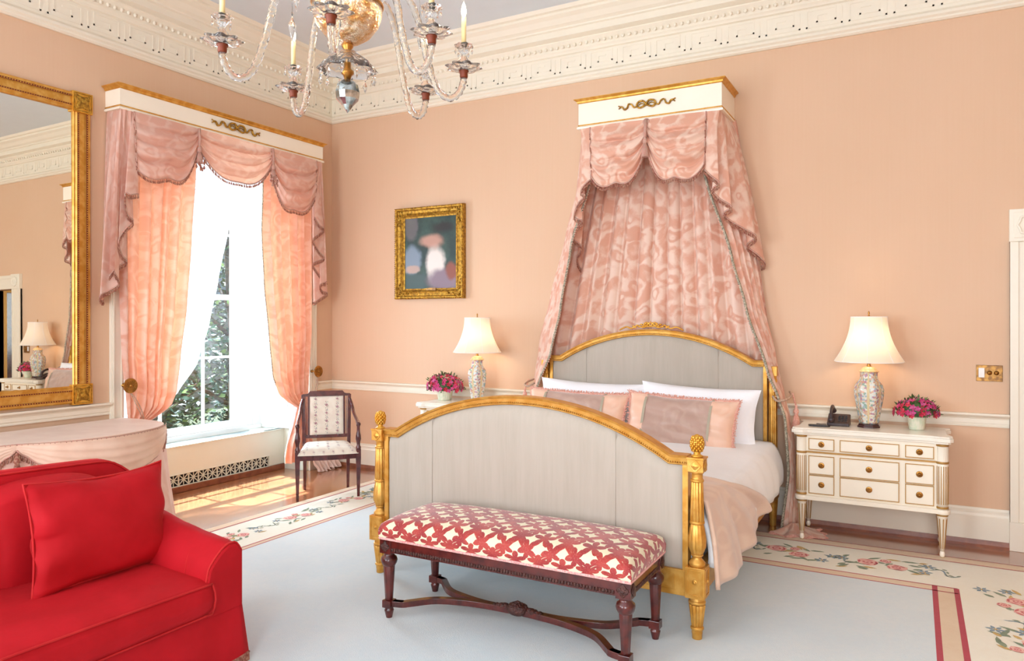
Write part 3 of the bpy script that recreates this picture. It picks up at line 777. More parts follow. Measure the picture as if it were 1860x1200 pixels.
def vine(x0, y0, x1, y1):
    n = 14
    for k in range(n):
        t = k / n; nx, ny = -(y1 - y0), x1 - x0; L = math.hypot(nx, ny); o = .045 * sin(t * 2 * pi)
        x = lerp(x0, x1, t) + nx / L * o; y = lerp(y0, y1, t) + ny / L * o
        leafr(x, y, .022, .004, math.atan2(y1 - y0, x1 - x0) + cos(t * 2 * pi) * .8, random.choice((6, 7)), .0119)
        if k % 3 == 1: leafr(x + .015, y + .02, .02, .008, random.uniform(0, 6), 6, .01195)
x = 1.45
while x < 6.0:
    bouquet(x, -0.83, random.uniform(-.2, .2), 1.02); vine(x + .27, -.80, x + .42, -.86); x += .58
yy = -1.15
while yy > -7.5:
    bouquet(1.29, yy, pi / 2 + random.uniform(-.2, .2), .8); vine(1.27, yy - .25, 1.30, yy - .42)
    bouquet(6.2, yy - .1, pi / 2 + random.uniform(-.3, .3) + .3, 1.0); vine(6.12, yy - .36, 6.25, yy - .5); yy -= .64
# scroll marks carved in the field pile
for k in range(0):
    cx = random.uniform(1.8, 5.6); cy = random.uniform(-5, -1.4)
    for q in range(4): leafr(cx + random.uniform(-.05, .05), cy + random.uniform(-.03, .03), .04, .006, random.uniform(0, 3), 1, 0.0118)
rug = part('rug', rg, rm, fixn=False)
tag(rug, 'large pale blue-grey carpet with an ivory floral border and red lines on the parquet', 'rug')

# ---------------------------------------------------------------- bed
BX0, BX1, BXC = 2.722, 4.732, 3.727
bed = thing('bed', 'gilded bed with arched grey velvet headboard and footboard', 'bed', (BXC, -1.35, 0))
def arch_pts(cx, hw, zs, rise, n=28):
    R = (hw * hw + rise * rise) / (2 * rise); out = []
    for k in range(n + 1):
        x = -hw + 2 * hw * k / n; out.append((cx + x, zs + rise - (R - sqrt(R * R - x * x))))
    return out
def board(yc, xl, xr, cx, zs, rise, hw, zb, prefix, ny=-1):
    th = 0.05; w_ = 0.052
    outer = [(xl, zs - 0.0)] + arch_pts(cx, hw, zs, rise) + [(xr, zs)]
    inner = [(xl, zs - w_)] + [(cx + (x - cx) * 0.985, z_ - w_ * 1.0) for x, z_ in arch_pts(cx, hw, zs, rise)] + [(xr, zs - w_)]
    m = MB(); n = len(outer)
    # stepped moulding: rows across the thickness and height
    rows = []
    def off(t): return [(lerp(i[0], o[0], t), lerp(i[1], o[1], t)) for i, o in zip(inner, outer)]
    prof_ = [(0.0, -0.022), (0.0, 0.026), (0.12, 0.034), (0.16, 0.034), (0.2, 0.024), (0.34, 0.024), (0.36, 0.03), (0.72, 0.032), (0.76, 0.042), (0.97, 0.046), (1.0, 0.036), (1.0, -0.036), (0.8, -0.040), (0.0, -0.03)]
    for (t, d) in prof_:
        rows.append([(x, yc + ny * d, z_) for x, z_ in off(t)])
    v = [p for r in rows for p in r]; L = len(rows)
    f = [(j * n + i, j * n + i + 1, ((j + 1) % L) * n + i + 1, ((j + 1) % L) * n + i) for j in range(L) for i in range(n - 1)]
    f += [tuple(j * n for j in range(L)), tuple(j * n + n - 1 for j in reversed(range(L)))]
    m.add(v, f)
    # bead row
    mid = [Vector((x, yc + ny * 0.031, z_)) for x, z_ in off(0.27)]
    for p in resample(mid, 0.0125): m.ball(p, 0.0046, 6)
    # upright side strips and bottom rail
    for x0 in (xl, xr - 0.028): m.box((x0, yc - 0.028, zb), (x0 + 0.028, yc + 0.028, zs - w_ + 0.01))
    fr = part(prefix + '_frame', m, M['gold'], bed)
    # upholstered panel
    pn = MB(); ins = [(xl + 0.026, zb)] + inner[:1] + inner[1:-1] + inner[-1:] + [(xr - 0.026, zb)]
    ins = [(max(xl + 0.02, min(xr - 0.02, x)), z_) for x, z_ in ins]
    nx = 60; NZ = 14
    def top(x):
        for a, b in zip(inner, inner[1:]):
            if a[0] <= x <= b[0] and b[0] > a[0]: return lerp(a[1], b[1], (x - a[0]) / (b[0] - a[0]))
        return zs - w_
    for sgn in (1, -1):
        def fn(u, v_):
            x = lerp(xl + 0.02, xr - 0.02, u); zt = top(x) + 0.006; z_ = lerp(zb, zt, v_)
            e = min(1, min(u, 1 - u) * 22, min(v_, 1 - v_) * 12); puff = 0.024 * sqrt(max(0, 1 - (1 - e) ** 2)) + 0.004
            for sx in (xl + 0.19 * (xr - xl), xr - 0.20 * (xr - xl)): puff -= 0.004 * exp(-((x - sx) / 0.006) ** 2)
            return (x, yc + ny * sgn * (0.004 + puff), z_)
        pn.grid(fn, 120, NZ)
    part(prefix + '_panel', pn, M['greyvelvet'], bed, fixn=False)
    # piping seams
    for sx in (xl + 0.19 * (xr - xl), xr - 0.20 * (xr - xl)):
        sm = MB().tube([(sx, yc + ny * 0.029, zb + .02), (sx, yc + ny * 0.031, (zb + top(sx)) / 2), (sx, yc + ny * 0.029, top(sx))], 0.0022, 6)
        part('seam_piping', sm, M['greyvelvet'], bed)
board(-2.50, 2.765, 4.689, 3.727, 0.925, 0.25, 0.875, 0.34, 'footboard')
board(-0.17, 2.79, 4.675, 3.735, 1.29, 0.24, 0.84, 0.50, 'headboard')
fl8 = lambda t, z_: 1 + 0.17 * (abs(cos(5 * t)) ** .8 - 0.6)
def bed_post(x, y, full=True):
    p = MB(); q = MB()
    pr = [(0.024, 0), (0.025, 0.035), (0.027, 0.04), (0.027, 0.055), (0.033, 0.060), (0.033, 0.070), (0.027, 0.075)]
    p.lathe(pr, (x, y, 0), 20)
    p.lathe([(0.027, 0.075), (0.040, 0.185)], (x, y, 0), 60, flute=fl8)
    p.lathe([(0.036, 0.185), (0.043, 0.19), (0.043, 0.20), (0.036, 0.206), (0.036, 0.225)], (x, y, 0), 20)
    p.box((x - 0.049, y - 0.049, 0.222), (x + 0.049, y + 0.049, 0.375))
    for dx, dy, ax in ((0, -0.049, (0, -1, 0)), (0.049, 0, (1, 0, 0)), (-0.049, 0, (-1, 0, 0))):
        p.lathe([(0.014, 0), (0.014, 0.003), (0.008, 0.004), (0.007, 0.008), (0, 0.010)], (x + dx, y + dy, 0.305), 10, 0, ax)
        for s in (-1, 1):
            if dx == 0: p.box((x + s * .037 - .003, y + dy - .003, .235), (x + s * .037 + .003, y + dy, .365)); p.box((x - .04, y + dy - .003, .3 + s * .062), (x + .04, y + dy, .304 + s * .062))
            else: p.box((x + dx - .003, y + s * .037 - .003, .235), (x + dx + .003, y + s * .037 + .003, .365)); p.box((x + dx - .003, y - .04, .3 + s * .062), (x + dx + .003, y + .04, .304 + s * .062))
    ztop = 0.826 if full else 1.0
    p.lathe([(0.04, 0.375), (0.042, 0.39), (0.034, 0.402), (0.024, 0.412), (0.023, 0.420), (0.03, 0.426), (0.031, 0.434)], (x, y, 0), 24)
    p.lathe([(0.028, 0.434), (0.042, 0.47), (0.043, 0.51), (0.036, 0.56), (0.031, 0.585)], (x, y, 0), 40, flute=lambda t, z_: 1 + 0.11 * abs(sin(6 * t)) - .05)
    p.lathe([(0.031, 0.583), (0.037, 0.588), (0.037, 0.598), (0.031, 0.603)], (x, y, 0), 24)
    p.lathe([(0.034, 0.60), (0.0285, ztop - 0.03)], (x, y, 0), 60, flute=fl8)
    p.lathe([(0.030, ztop - 0.032), (0.034, ztop - 0.028), (0.034, ztop - 0.02), (0.028, ztop - 0.015), (0.028, ztop + 0.01), (0.034, ztop + 0.015), (0.034, ztop + 0.025)], (x, y, 0), 24)
    zb = ztop + 0.022
    p.box((x - 0.040, y - 0.040, zb), (x + 0.040, y + 0.040, zb + 0.062)); p.box((x - 0.044, y - 0.044, zb + 0.062), (x + 0.044, y + 0.044, zb + 0.072))
    for ax in ((0, -1, 0), (1, 0, 0), (-1, 0, 0)):
        c = (x + ax[0] * .04, y + ax[1] * .04, zb + .031)
        p.lathe([(0.027, 0), (0.027, 0.004), (0.018, 0.002), (0.012, 0.006), (0, 0.008)], c, 16, 0, ax, flute=lambda t, z_: 1 + .15 * cos(4 * t))
    po = part('bed_post', p, M['gold'], bed, bevel=0.0015)
    zf = zb + 0.072
    q.lathe([(0.030, 0), (0.030, 0.006), (0.018, 0.012), (0.016, 0.020), (0.022, 0.026)], (x, y, zf), 20)
    q.lathe([(0.018, 0.026), (0.027, 0.045), (0.030, 0.065), (0.026, 0.09), (0.014, 0.108), (0.0, 0.114)], (x, y, zf), 24)
    for k in range(7):
        for a in range(9):
            t = k / 7; zz = zf + 0.034 + 0.072 * t; r = 0.031 * sqrt(max(0.05, 1 - ((t - 0.42) / 0.66) ** 2)); an = 2 * pi * (a + 0.5 * (k % 2)) / 9
            q.ball((x + cos(an) * r, y + sin(an) * r, zz), 0.0072, 6, 0, (1, 1, 1.35))
    part('finial', q, M['goldlight'], po)
bed_post(BX0, -2.515); bed_post(BX1, -2.515)
for x in (2.742, 4.715):
    p = MB(); p.lathe([(0.024, 0), (0.027, 0.06), (0.038, 0.19), (0.038, 0.22)], (x, -0.17, 0), 24); p.box((x - .042, -0.212, .22), (x + .042, -.128, .40))
    p.lathe([(0.034, 0.40), (0.030, 1.12)], (x, -0.17, 0), 40, flute=fl8); p.lathe([(.034, 1.12), (.034, 1.14), (.028, 1.15), (.028, 1.17)], (x, -.17, 0), 20)
    p.box((x - 0.034, -0.204, 1.17), (x + 0.034, -0.136, 1.245)); part('bed_post', p, M['gold'], bed, bevel=0.0015)
r = MB(); r.box((2.765, -2.53, 0.215), (4.689, -2.485, 0.345)); r.box((2.83, -2.534, 0.24), (4.62, -2.53, 0.244)); r.box((2.83, -2.534, 0.316), (4.62, -2.53, 0.32)); r.box((2.83, -2.534, 0.24), (2.834, -2.53, 0.32)); r.box((4.616, -2.534, 0.24), (4.62, -2.53, 0.32))
part('foot_rail', r, M['gold'], bed, bevel=0.002)
for x in (2.715, 4.739): part('side_rail', MB().box((x - 0.018, -2.47, 0.225), (x + 0.018, -0.21, 0.375)), M['gold'], bed, bevel=0.003)
part('mattress', MB().box((2.76, -2.46, 0.25), (4.70, -0.22, 0.56)), M['white'], bed, bevel=0.03)
# ribbon and laurel crest on the headboard
o = MB(); cx = 3.735; zt = 1.532
for s in (-1, 1):
    o.tube(catmull([(cx + s * .02, -.19, zt + .03), (cx + s * .07, -.195, zt + .012), (cx + s * .12, -.19, zt + .028), (cx + s * .17, -.195, zt + .004), (cx + s * .22, -.19, zt + .016), (cx + s * .28, -.195, zt - .012)], 6), [0.006] * 30 + [0.004], 6)
    for k in range(9):
        a = k / 9; x = cx + s * (.03 + .16 * a); o.ball((x, -.195, zt + .035 - .03 * a + (.012 if k % 2 else -.004)), .013 * (1 - a * .4), 6, 0, (1.5, .5, .7))
    o.tube(catmull([(cx, -.2, zt + .02), (cx + s * .03, -.2, zt + .055), (cx + s * .06, -.2, zt + .04), (cx + s * .03, -.2, zt + .022), (cx, -.2, zt + .02)], 6), .005, 6)
for k in range(5): o.ball((cx + (k - 2) * .012, -.2, zt + .04 + .012 * (2 - abs(k - 2)) / 2), .010, 6, 0, (.6, .6, 1.6))
part('headboard_crest', o, M['goldlight'], bed)

# white comforter: rounded top falling past the mattress on both sides
def comf(u, v):
    y = lerp(-0.30, -2.44, v); a = (u - 0.5) * 2; s = 1 if a > 0 else -1; t = abs(a)
    ctr = 3.73; hw = 0.98
    if t < 0.72: x = hw * t / 0.72; z_ = 0.635 - 0.02 * (t / .72) ** 4
    else:
        k = (t - 0.72) / 0.28; x = hw + 0.08 * sin(k * pi / 2 * 1.15); z_ = 0.615 - 0.27 * k ** 1.35
    bulge = 0.03 * sin(pi * min(1, v * 1.3 + .1)); w1 = .006 * sin(y * 23 + a * 4) * t
    return (ctr + s * (x + bulge * (t > .5) + w1), y, z_ + bulge * .6 + .006 * sin(y * 9 + a * 5) + 0.03 * exp(-((v - 0.0) / .12) ** 2))
cm = MB().grid(comf, 64, 40)
c = part('comforter', cm, M['white'], solid=0.03); tag(c, 'plain white comforter spread over the mattress of the gilded bed', 'comforter')
# folded damask duvet over the foot half, hanging in a rounded fan on the right
def duvet(u, v):
    a = (u - 0.5) * 2; s = 1 if a > 0 else -1; t = abs(a); ctr = 3.73; hw = 1.03
    # v: 0 = head-side fold edge, 1 = foot
    L = 0.62
    if t < L:
        k = t / L; x = hw * k; z_ = 0.70 - 0.02 * k ** 4; yh = -1.90 + 0.18 * (1 - k * k) * 0 - 0.05 * k
        y = lerp(yh, -2.45, v)
    else:
        k = (t - L) / (1 - L); x = hw + 0.03 * sin(min(1, k * 1.6) * pi / 2) + 0.055 * k
        drop = 0.415 * k ** 1.08
        if s < 0: drop *= 0.98
        yh = lerp(-1.95, -1.22, sin(k * pi / 2) ** 0.9) if s > 0 else lerp(-1.95, -1.7, k)
        y = lerp(yh, -2.46 + 0.0 * k, v)
        tail = (0.10 * (1 - abs(v - 0.62) / .62 if v < .62 else 1 - (v - .62) * .8)) if s > 0 else .08
        z_ = 0.68 - drop * (0.72 + 1.0 * tail + 0.28 * v)
        x += 0.022 * k * sin(v * 17 + 1.0) + .012 * k * sin(v * 31)
    if z_ < 0.05: z_ = 0.05
    return (ctr + s * x, y, z_ + 0.012 * sin(v * 9 + a * 6) * (1 - v * .5) + .01 * sin(a * 14))
dm = MB().grid(duvet, 96, 40, uvfn=lambda u, v: (u * 3, v * 0.9))
d_ = part('duvet', dm, M['duvet'], solid=0.022); tag(d_, 'pale peach damask duvet folded over the foot of the bed', 'duvet')

def pillow_mb(w_, h, d, corner=0.5, n=26, wr=0.004, sd=0):
    """pillow in the xz plane, thickness along y"""
    rnd = random.Random(sd); ph = [rnd.uniform(0, 6) for _ in range(6)]; m = MB()
    for sg in (-1, 1):
        def fn(u, v):
            a = u * 2 - 1; b = v * 2 - 1
            e = (1 - abs(a) ** 2.6) * (1 - abs(b) ** 2.6); th = d / 2 * max(0, e) ** corner
            pin = 1 - 0.07 * (1 - abs(b) ** 2) * abs(a) ** 3; pin2 = 1 - 0.08 * (1 - abs(a) ** 2) * abs(b) ** 3
            wv = wr * (sin(a * 7 + b * 5 + ph[0]) + sin(a * 3 - b * 9 + ph[1])) * (1 - e) + wr * sin(a * 4 + ph[3]) * .6
            return (a * w_ / 2 * pin, sg * th + wv * (1 if sg > 0 else .9), b * h / 2 * pin2)
        m.grid(fn, n, n, 0, uvfn=lambda u, v: (u * w_, v * h))
    return m
def pillow_outline(w_, h, n=20):
    pts = []
    def P(a, b): return Vector((a * w_ / 2 * (1 - 0.07 * (1 - abs(b) ** 2) * abs(a) ** 3), 0, b * h / 2 * (1 - 0.08 * (1 - abs(a) ** 2) * abs(b) ** 3)))
    for k in range(n): pts.append(P(-1 + 2 * k / n, -1))
    for k in range(n): pts.append(P(1, -1 + 2 * k / n))
    for k in range(n): pts.append(P(1 - 2 * k / n, 1))
    for k in range(n): pts.append(P(-1, 1 - 2 * k / n))
    return pts
def place(mb, loc, rot):
    R = Matrix.Rotation(rot[2], 4, 'Z') @ Matrix.Rotation(rot[1], 4, 'Y') @ Matrix.Rotation(rot[0], 4, 'X')
    L = Vector(loc); mb.v = [tuple(R @ Vector(p) + L) for p in mb.v]; return mb
for i, (cx, rz, lab, ry) in enumerate(((3.25, 0.02, 'white bed pillow behind the left sham, nearer the window', 0.03), (4.17, -0.03, 'white bed pillow behind the right sham, nearer the telephone', 0.035))):
    m = place(pillow_mb(0.96, 0.46, 0.20, sd=i), (cx, -0.37, 0.86), (-0.22, ry, rz))
    q = part('bed_pillow', m, M['pillowwhite'], fixn=True); tag(q, lab, 'pillow', 'white pillows against the headboard')
def sham(cx, cy, lab, sd, ry, rz):
    t = thing('pillow_sham', lab, 'pillow', (cx, cy, 0.80), 0, 'fringed shams in front of the white pillows')
    W, Hh = 0.88, 0.44
    def seg(name, u0, u1, mat, d):
        m = MB(); full = pillow_mb(W, Hh, d, sd=sd)
        rnd = random.Random(sd); ph = [rnd.uniform(0, 6) for _ in range(6)]
        for sg in (-1, 1):
            def fn(u, v):
                a = lerp(u0, u1, u) * 2 - 1; b = v * 2 - 1
                e = (1 - abs(a) ** 2.6) * (1 - abs(b) ** 2.6); th = d / 2 * max(0, e) ** .5
                pin = 1 - 0.07 * (1 - abs(b) ** 2) * abs(a) ** 3; pin2 = 1 - 0.08 * (1 - abs(a) ** 2) * abs(b) ** 3
                wv = .005 * (sin(a * 7 + b * 5 + ph[0]) + sin(a * 3 - b * 9 + ph[1]) + .7 * sin(b * 16 + a * 6))
                return (a * W / 2 * pin, sg * th + wv, b * Hh / 2 * pin2)
            m.grid(fn, max(4, int(40 * (u1 - u0))), 26)
        place(m, (cx, cy, .80), (-.28, ry, rz)); return part(name, m, mat, t, fixn=False)
    seg('side_band', 0, .19, M['sham_end'], .19); seg('centre_panel', .19, .78, M['sham_mid'], .19); seg('side_band', .78, 1, M['sham_end'], .19)
    for uu in (.19, .78):
        rb = MB()
        def pt(v):
            a = uu * 2 - 1; b = v * 2 - 1; e = (1 - abs(a) ** 2.6) * (1 - abs(b) ** 2.6)
            return (a * W / 2, -.095 * max(0, e) ** .5 - .006, b * Hh / 2 * .97)
        rb.add([(pt(k / 12)[0] + dx, pt(k / 12)[1], pt(k / 12)[2]) for k in range(13) for dx in (-.01, .01)], [(2 * k, 2 * k + 1, 2 * k + 3, 2 * k + 2) for k in range(12)])
        part('ribbon', place(rb, (cx, cy, .80), (-.28, ry, rz)), M['ribbon'], t)
    fm = MB(); ol = pillow_outline(W, Hh)
    fm.tube(ol, .009, 6, closed=True)
    for p in resample(ol + [ol[0]], .012):
        for _ in range(2):
            d = Vector((p.x / W * 2, random.uniform(-.6, .6), p.z / Hh * 2)); d.normalize(); e = p + d * .022 + Vector((random.uniform(-.006, .006), 0, random.uniform(-.006, .006)))
            fm.obox(p, e, .005, .005, (0, 1, 0))
    part('brush_fringe', place(fm, (cx, cy, .80), (-.28, ry, rz)), M['sham_fringe'], t)
    return t
sham(3.22, -0.60, 'peach and silver sham with salmon fringe, left one nearer the window', 3, .02, .02)
sham(4.095, -0.60, 'peach and silver sham with salmon fringe, right one nearer the telephone', 5, .035, -.04)

# ---------------------------------------------------------------- bench at the foot of the bed
bx0, bx1, by0, by1 = 3.215, 4.55, -3.05, -2.62
bn = thing('bench', 'long dark carved bench in red lattice velvet at the foot of the bed', 'bench', ((bx0 + bx1) / 2, (by0 + by1) / 2, 0))
def bleg(x, y):
    m = MB()
    m.lathe([(0.014, 0), (0.017, 0.015), (0.022, 0.035), (0.026, 0.052), (0.022, 0.058), (0.022, 0.068)], (x, y, 0), 18)
    m.box((x - 0.027, y - 0.027, 0.066), (x + 0.027, y + 0.027, 0.106))
    m.lathe([(0.020, 0.106), (0.030, 0.29)], (x, y, 0), 40, flute=lambda t, z_: 1 + 0.10 * (abs(cos(4 * t)) - .5))
    m.lathe([(0.032, 0.29), (0.040, 0.305), (0.044, 0.32), (0.041, 0.334), (0.030, 0.343), (0.026, 0.352), (0.030, 0.362)], (x, y, 0), 24, flute=lambda t, z_: 1 + 0.03 * cos(12 * t))
    m.box((x - 0.036, y - 0.036, 0.36), (x + 0.036, y + 0.036, 0.435))
    part('leg', m, M['mahogany'], bn, bevel=0.002)
    c = MB()
    sx = -1 if x < 4 else 1; sy = -1 if y < -2.8 else 1
    for ax in ((0, sy, 0), (sx, 0, 0)):
        cc = (x + ax[0] * .036, y + ax[1] * .036, .398)
        c.lathe([(.026, 0), (.026, .003), (.020, .002), (.012, .006), (0, .007)], cc, 18, 0, ax, flute=lambda t, z_: 1 + .18 * cos(4 * t))
    part('corner_rosette', c, M['mahogany_carved'], bn)
for x in (bx0, bx1):
    for y in (by0, by1): bleg(x, y)
r = MB(); r.box((bx0, by0 - .03, .368), (bx1, by0 + .02, .435)); r.box((bx0, by1 - .02, .368), (bx1, by1 + .03, .435)); r.box((bx0 - .03, by0, .368), (bx0 + .02, by1, .435)); r.box((bx1 - .02, by0, .368), (bx1 + .03, by1, .435))
part('seat_rail', r, M['mahogany'], bn, bevel=0.002)
for yy in (by0 - .031, by1 + .031):
    r = MB(); x = bx0 + .045
    while x < bx1 - .045: r.ball((x, yy, .385), .0088, 6, 0, (1.1, .6, 1.35)); x += .0155
    part('carved_band', r, M['mahogany_carved'], bn)
for xx in (bx0 - .031, bx1 + .031):
    r = MB(); y = by0 + .045
    while y < by1 - .045: r.ball((xx, y, .385), .0088, 6, 0, (.6, 1.1, 1.35)); y += .0155
    part('carved_band', r, M['mahogany_carved'], bn)
# double Y stretcher
st = MB(); yc = (by0 + by1) / 2; zc = .088; xm = (bx0 + bx1) / 2
for sx, x0 in ((1, bx0), (-1, bx1)):
    for y0, sy in ((by0, 1), (by1, -1)):
        pth = catmull([(x0 + sx * .02, y0 + sy * .005, zc), (x0 + sx * .075, y0 + sy * .02, zc), (x0 + sx * .10, y0 + sy * .045, zc), (x0 + sx * .20, y0 + sy * .14, zc + .002), (x0 + sx * .33, y0 + sy * .185, zc + .004), (x0 + sx * .47, yc - sy * .006, zc + .005), (xm + sx * .01, yc, zc + .008)], 7)
        for a, b in zip(pth, pth[1:]): st.obox(a, b, .034, .030)
        for p in pth: st.lathe([(.017, -.0150), (.017, .0150)], p, 10)
part('stretcher', st, M['mahogany'], bn, bevel=0.0015)
cvd = MB(); cvd.ball((xm, yc, zc + .018), .055, 16, 0, (1.15, .85, .62))
for k in range(40):
    a = random.uniform(0, 2 * pi); t = random.uniform(0, 1); cvd.ball((xm + cos(a) * .055 * t, yc + sin(a) * .04 * t, zc + .028 + .025 * (1 - t)), .011, 6)
for s in (-1, 1):
    for k in range(8):
        t = k / 8; cvd.ball((xm + s * (.07 + .075 * t), yc + .008 * sin(k * 2.4), zc + .022 - .006 * t), .020 * (1 - .45 * t), 8, 0, (1, .9, .8))
part('carved_finial', cvd, M['mahogany_carved'], bn)
# cushion: boxed, gently crowned, uv wraps down the sides
def bench_cushion():
    m = MB(); X0, X1, Y0, Y1 = bx0 - .036, bx1 + .036, by0 - .036, by1 + .036; zb, zt = .437, .525; R = .035
    W = X1 - X0; D = Y1 - Y0; NU, NV = 72, 36
    def fn(u, v):
        # map square with wrapped borders
        side = .11
        U = u * (W + 2 * side) - side; V = v * (D + 2 * side) - side
        def wrap(t, L):
            if t < 0: return 0.0, -t
            if t > L: return L, t - L
            return t, 0.0
        px, dx = wrap(U, W); py, dy = wrap(V, D); d = max(dx, dy)
        cr = .045 * (1 - abs(2 * px / W - 1) ** 4) ** .6 * (1 - abs(2 * py / D - 1) ** 3) ** .8
        # rounded shoulder
        ex = min(px, W - px); ey = min(py, D - py); e = min(ex, ey)
        ro = 0 if e > R else (R - sqrt(max(0, R * R - (R - e) ** 2))) * .55
        z_ = zt + cr - ro
        if d > 0: z_ = lerp(zt - R * .55, zb, d / side)
        bul = .006 * sin(pi * min(1, d / side)) if d > 0 else 0
        ox = (-bul if px <= 0 else (bul if px >= W else 0)); oy = (-bul if py <= 0 else (bul if py >= D else 0))
        return (X0 + px + ox, Y0 + py + oy, z_)
    return m.grid(fn, NU, NV, 0, True, lambda u, v: (u * (W + .22), v * (D + .22) + .035))
part('seat_cushion', bench_cushion(), M['lattice'], bn, fixn=False)
gp = MB(); loopp = [(bx0 - .038, by0 - .038, .441), (bx1 + .038, by0 - .038, .441), (bx1 + .038, by1 + .038, .441), (bx0 - .038, by1 + .038, .441)]
for a, b in zip(loopp, loopp[1:] + loopp[:1]):
    gp.obox(a, b, .004, .012)
    for p in resample([a, b], .009): gp.ball(p, .0045, 6)
part('gimp_trim', gp, M['gimp'], bn)

# ---------------------------------------------------------------- nightstands
def nightstand():
    X0, X1, Yf, Yb = 4.93, 5.885, -0.50, -0.055
    t = thing('nightstand', 'cream and gold nightstand right of the bed, holding the telephone', 'nightstand', ((X0 + X1) / 2, -0.28, 0), 0, 'cream nightstands flanking the bed')
    b = MB(); b.box((X0 + .03, Yf + .02, .31), (X1 - .03, Yb, .775)); b.box((X0 + .005, Yf - .005, .305), (X1 - .005, Yb, .335))
    part('cabinet', b, M['cream'], t, bevel=0.003)
    tp = MB()
    def outline(o):
        x0, x1, yf, yb = X0 - .03 - o, X1 + .03 + o, Yf - .035 - o, Yb + .02
        return [(x0, yb), (x0, yb - .05), (x0 + .03, yb - .09), (x0 + .03, yf + .14), (x0 + .012, yf + .10), (x0 - .0, yf + .07), (x0, yf + .02), (x0 + .02, yf), (x0 + .08, yf), (x0 + .11, yf + .015), (x0 + .14, yf + .022), (x1 - .14, yf + .022), (x1 - .11, yf + .015), (x1 - .08, yf), (x1 - .02, yf), (x1, yf + .02), (x1, yf + .07), (x1 - .012, yf + .10), (x1 - .03, yf + .14), (x1 - .03, yb - .09), (x1, yb - .05), (x1, yb)]
    tp.prism(outline(-.014), 2, .775, .79); tp.prism(outline(0), 2, .79, .815); tp.prism(outline(-.005), 2, .815, .828)
    part('top', tp, M['creamtop'], t, bevel=0.004)
    gb = MB()
    gb.box((X0 + .07, Yf + .012, .645), (X1 - .07, Yf + .02, .657))
    for x in (X0 + .035, X1 - .035):
        for (z0, z1, r) in ((.757, .772, .040), (.640, .656, .040), (.338, .356, .038)):
            gb.lathe([(r - .004, z0), (r, z0 + .003), (r, z1 - .003), (r - .004, z1)], (x, Yf + .035, 0), 28)
        gb.lathe([(.030, .287), (.036, .291), (.036, .299), (.03, .303)], (x, Yf + .035, 0), 24)
    part('gold_band', gb, M['goldmat'], t)
    for x in (X0 + .035, X1 - .035):
        c = MB(); c.lathe([(.036, .335), (.036, .775)], (x, Yf + .035, 0), 28); c.lathe([(.046, .303), (.048, .310), (.048, .326), (.046, .334)], (x, Yf + .035, 0), 28)
        cc = part('corner_column', c, M['cream'], t)
        g = MB()
        for k in range(8):
            a = pi + pi * (k + .5) / 8 + (0.0); g.obox((x + cos(a) * .0365, Yf + .035 + sin(a) * .0365, .37), (x + cos(a) * .0365, Yf + .035 + sin(a) * .0365, .625), .005, .003, (cos(a), sin(a), 0))
        part('gold_fluting', g, M['goldmat'], cc)
    def nleg(x, y):
        m = MB(); m.lathe([(.010, 0), (.010, .012), (.015, .02), (.017, .03), (.014, .045), (.011, .052)], (x, y, 0), 18); m.lathe([(.0125, .052), (.030, .285), (.034, .29)], (x, y, 0), 24)
        lg = part('leg', m, M['cream'], t)
        g = MB()
        for k in range(8):
            a = 2 * pi * k / 8 + .2; g.obox((x + cos(a) * .0140, y + sin(a) * .0140, .07), (x + cos(a) * .0295, y + sin(a) * .0295, .272), .004, .003, (cos(a), sin(a), 0), w2=.006)
        g.lathe([(.0115, 0), (.0115, .012)], (x, y, 0.001), 14)
        part('gold_fluting', g, M['goldmat'], lg)
    for x in (X0 + .035, X1 - .035):
        for y in (Yf + .035, Yb - .03): nleg(x, y)
    def drawer(x0, x1, z0, z1):
        d = MB(); d.box((x0, Yf + .010, z0), (x1, Yf + .022, z1)); dd = part('drawer', d, M['cream'], t, bevel=.002)
        g = MB(); w_ = .0055
        for a, b in (((x0, z0), (x1, z0 + w_)), ((x0, z1 - w_), (x1, z1)), ((x0, z0), (x0 + w_, z1)), ((x1 - w_, z0), (x1, z1))): g.box((a[0], Yf + .006, a[1]), (b[0], Yf + .012, b[1]))
        part('gold_border', g, M['goldmat'], dd)
        k = MB(); k.lathe([(.021, 0), (.021, .003), (.017, .006), (.013, .004), (.012, .009), (.007, .012), (.005, .016), (.010, .022), (.008, .028), (0, .03)], ((x0 + x1) / 2, Yf + .010, (z0 + z1) / 2), 20, 0, (0, -1, 0))
        part('knob', k, M['brass'], dd)
    cols = ((.083, .255), (.290, .665), (.700, .872))
    for a, b in cols:
        drawer(X0 + a, X0 + b, .668, .752); drawer(X0 + a, X0 + b, .492, .627); drawer(X0 + a, X0 + b, .352, .487)
    return t
nsR = nightstand()
nsL = dup(nsR, (nsR.location.x - 3.375, nsR.location.y, 0), 'cream and gold nightstand left of the bed, mostly hidden behind the footboard')

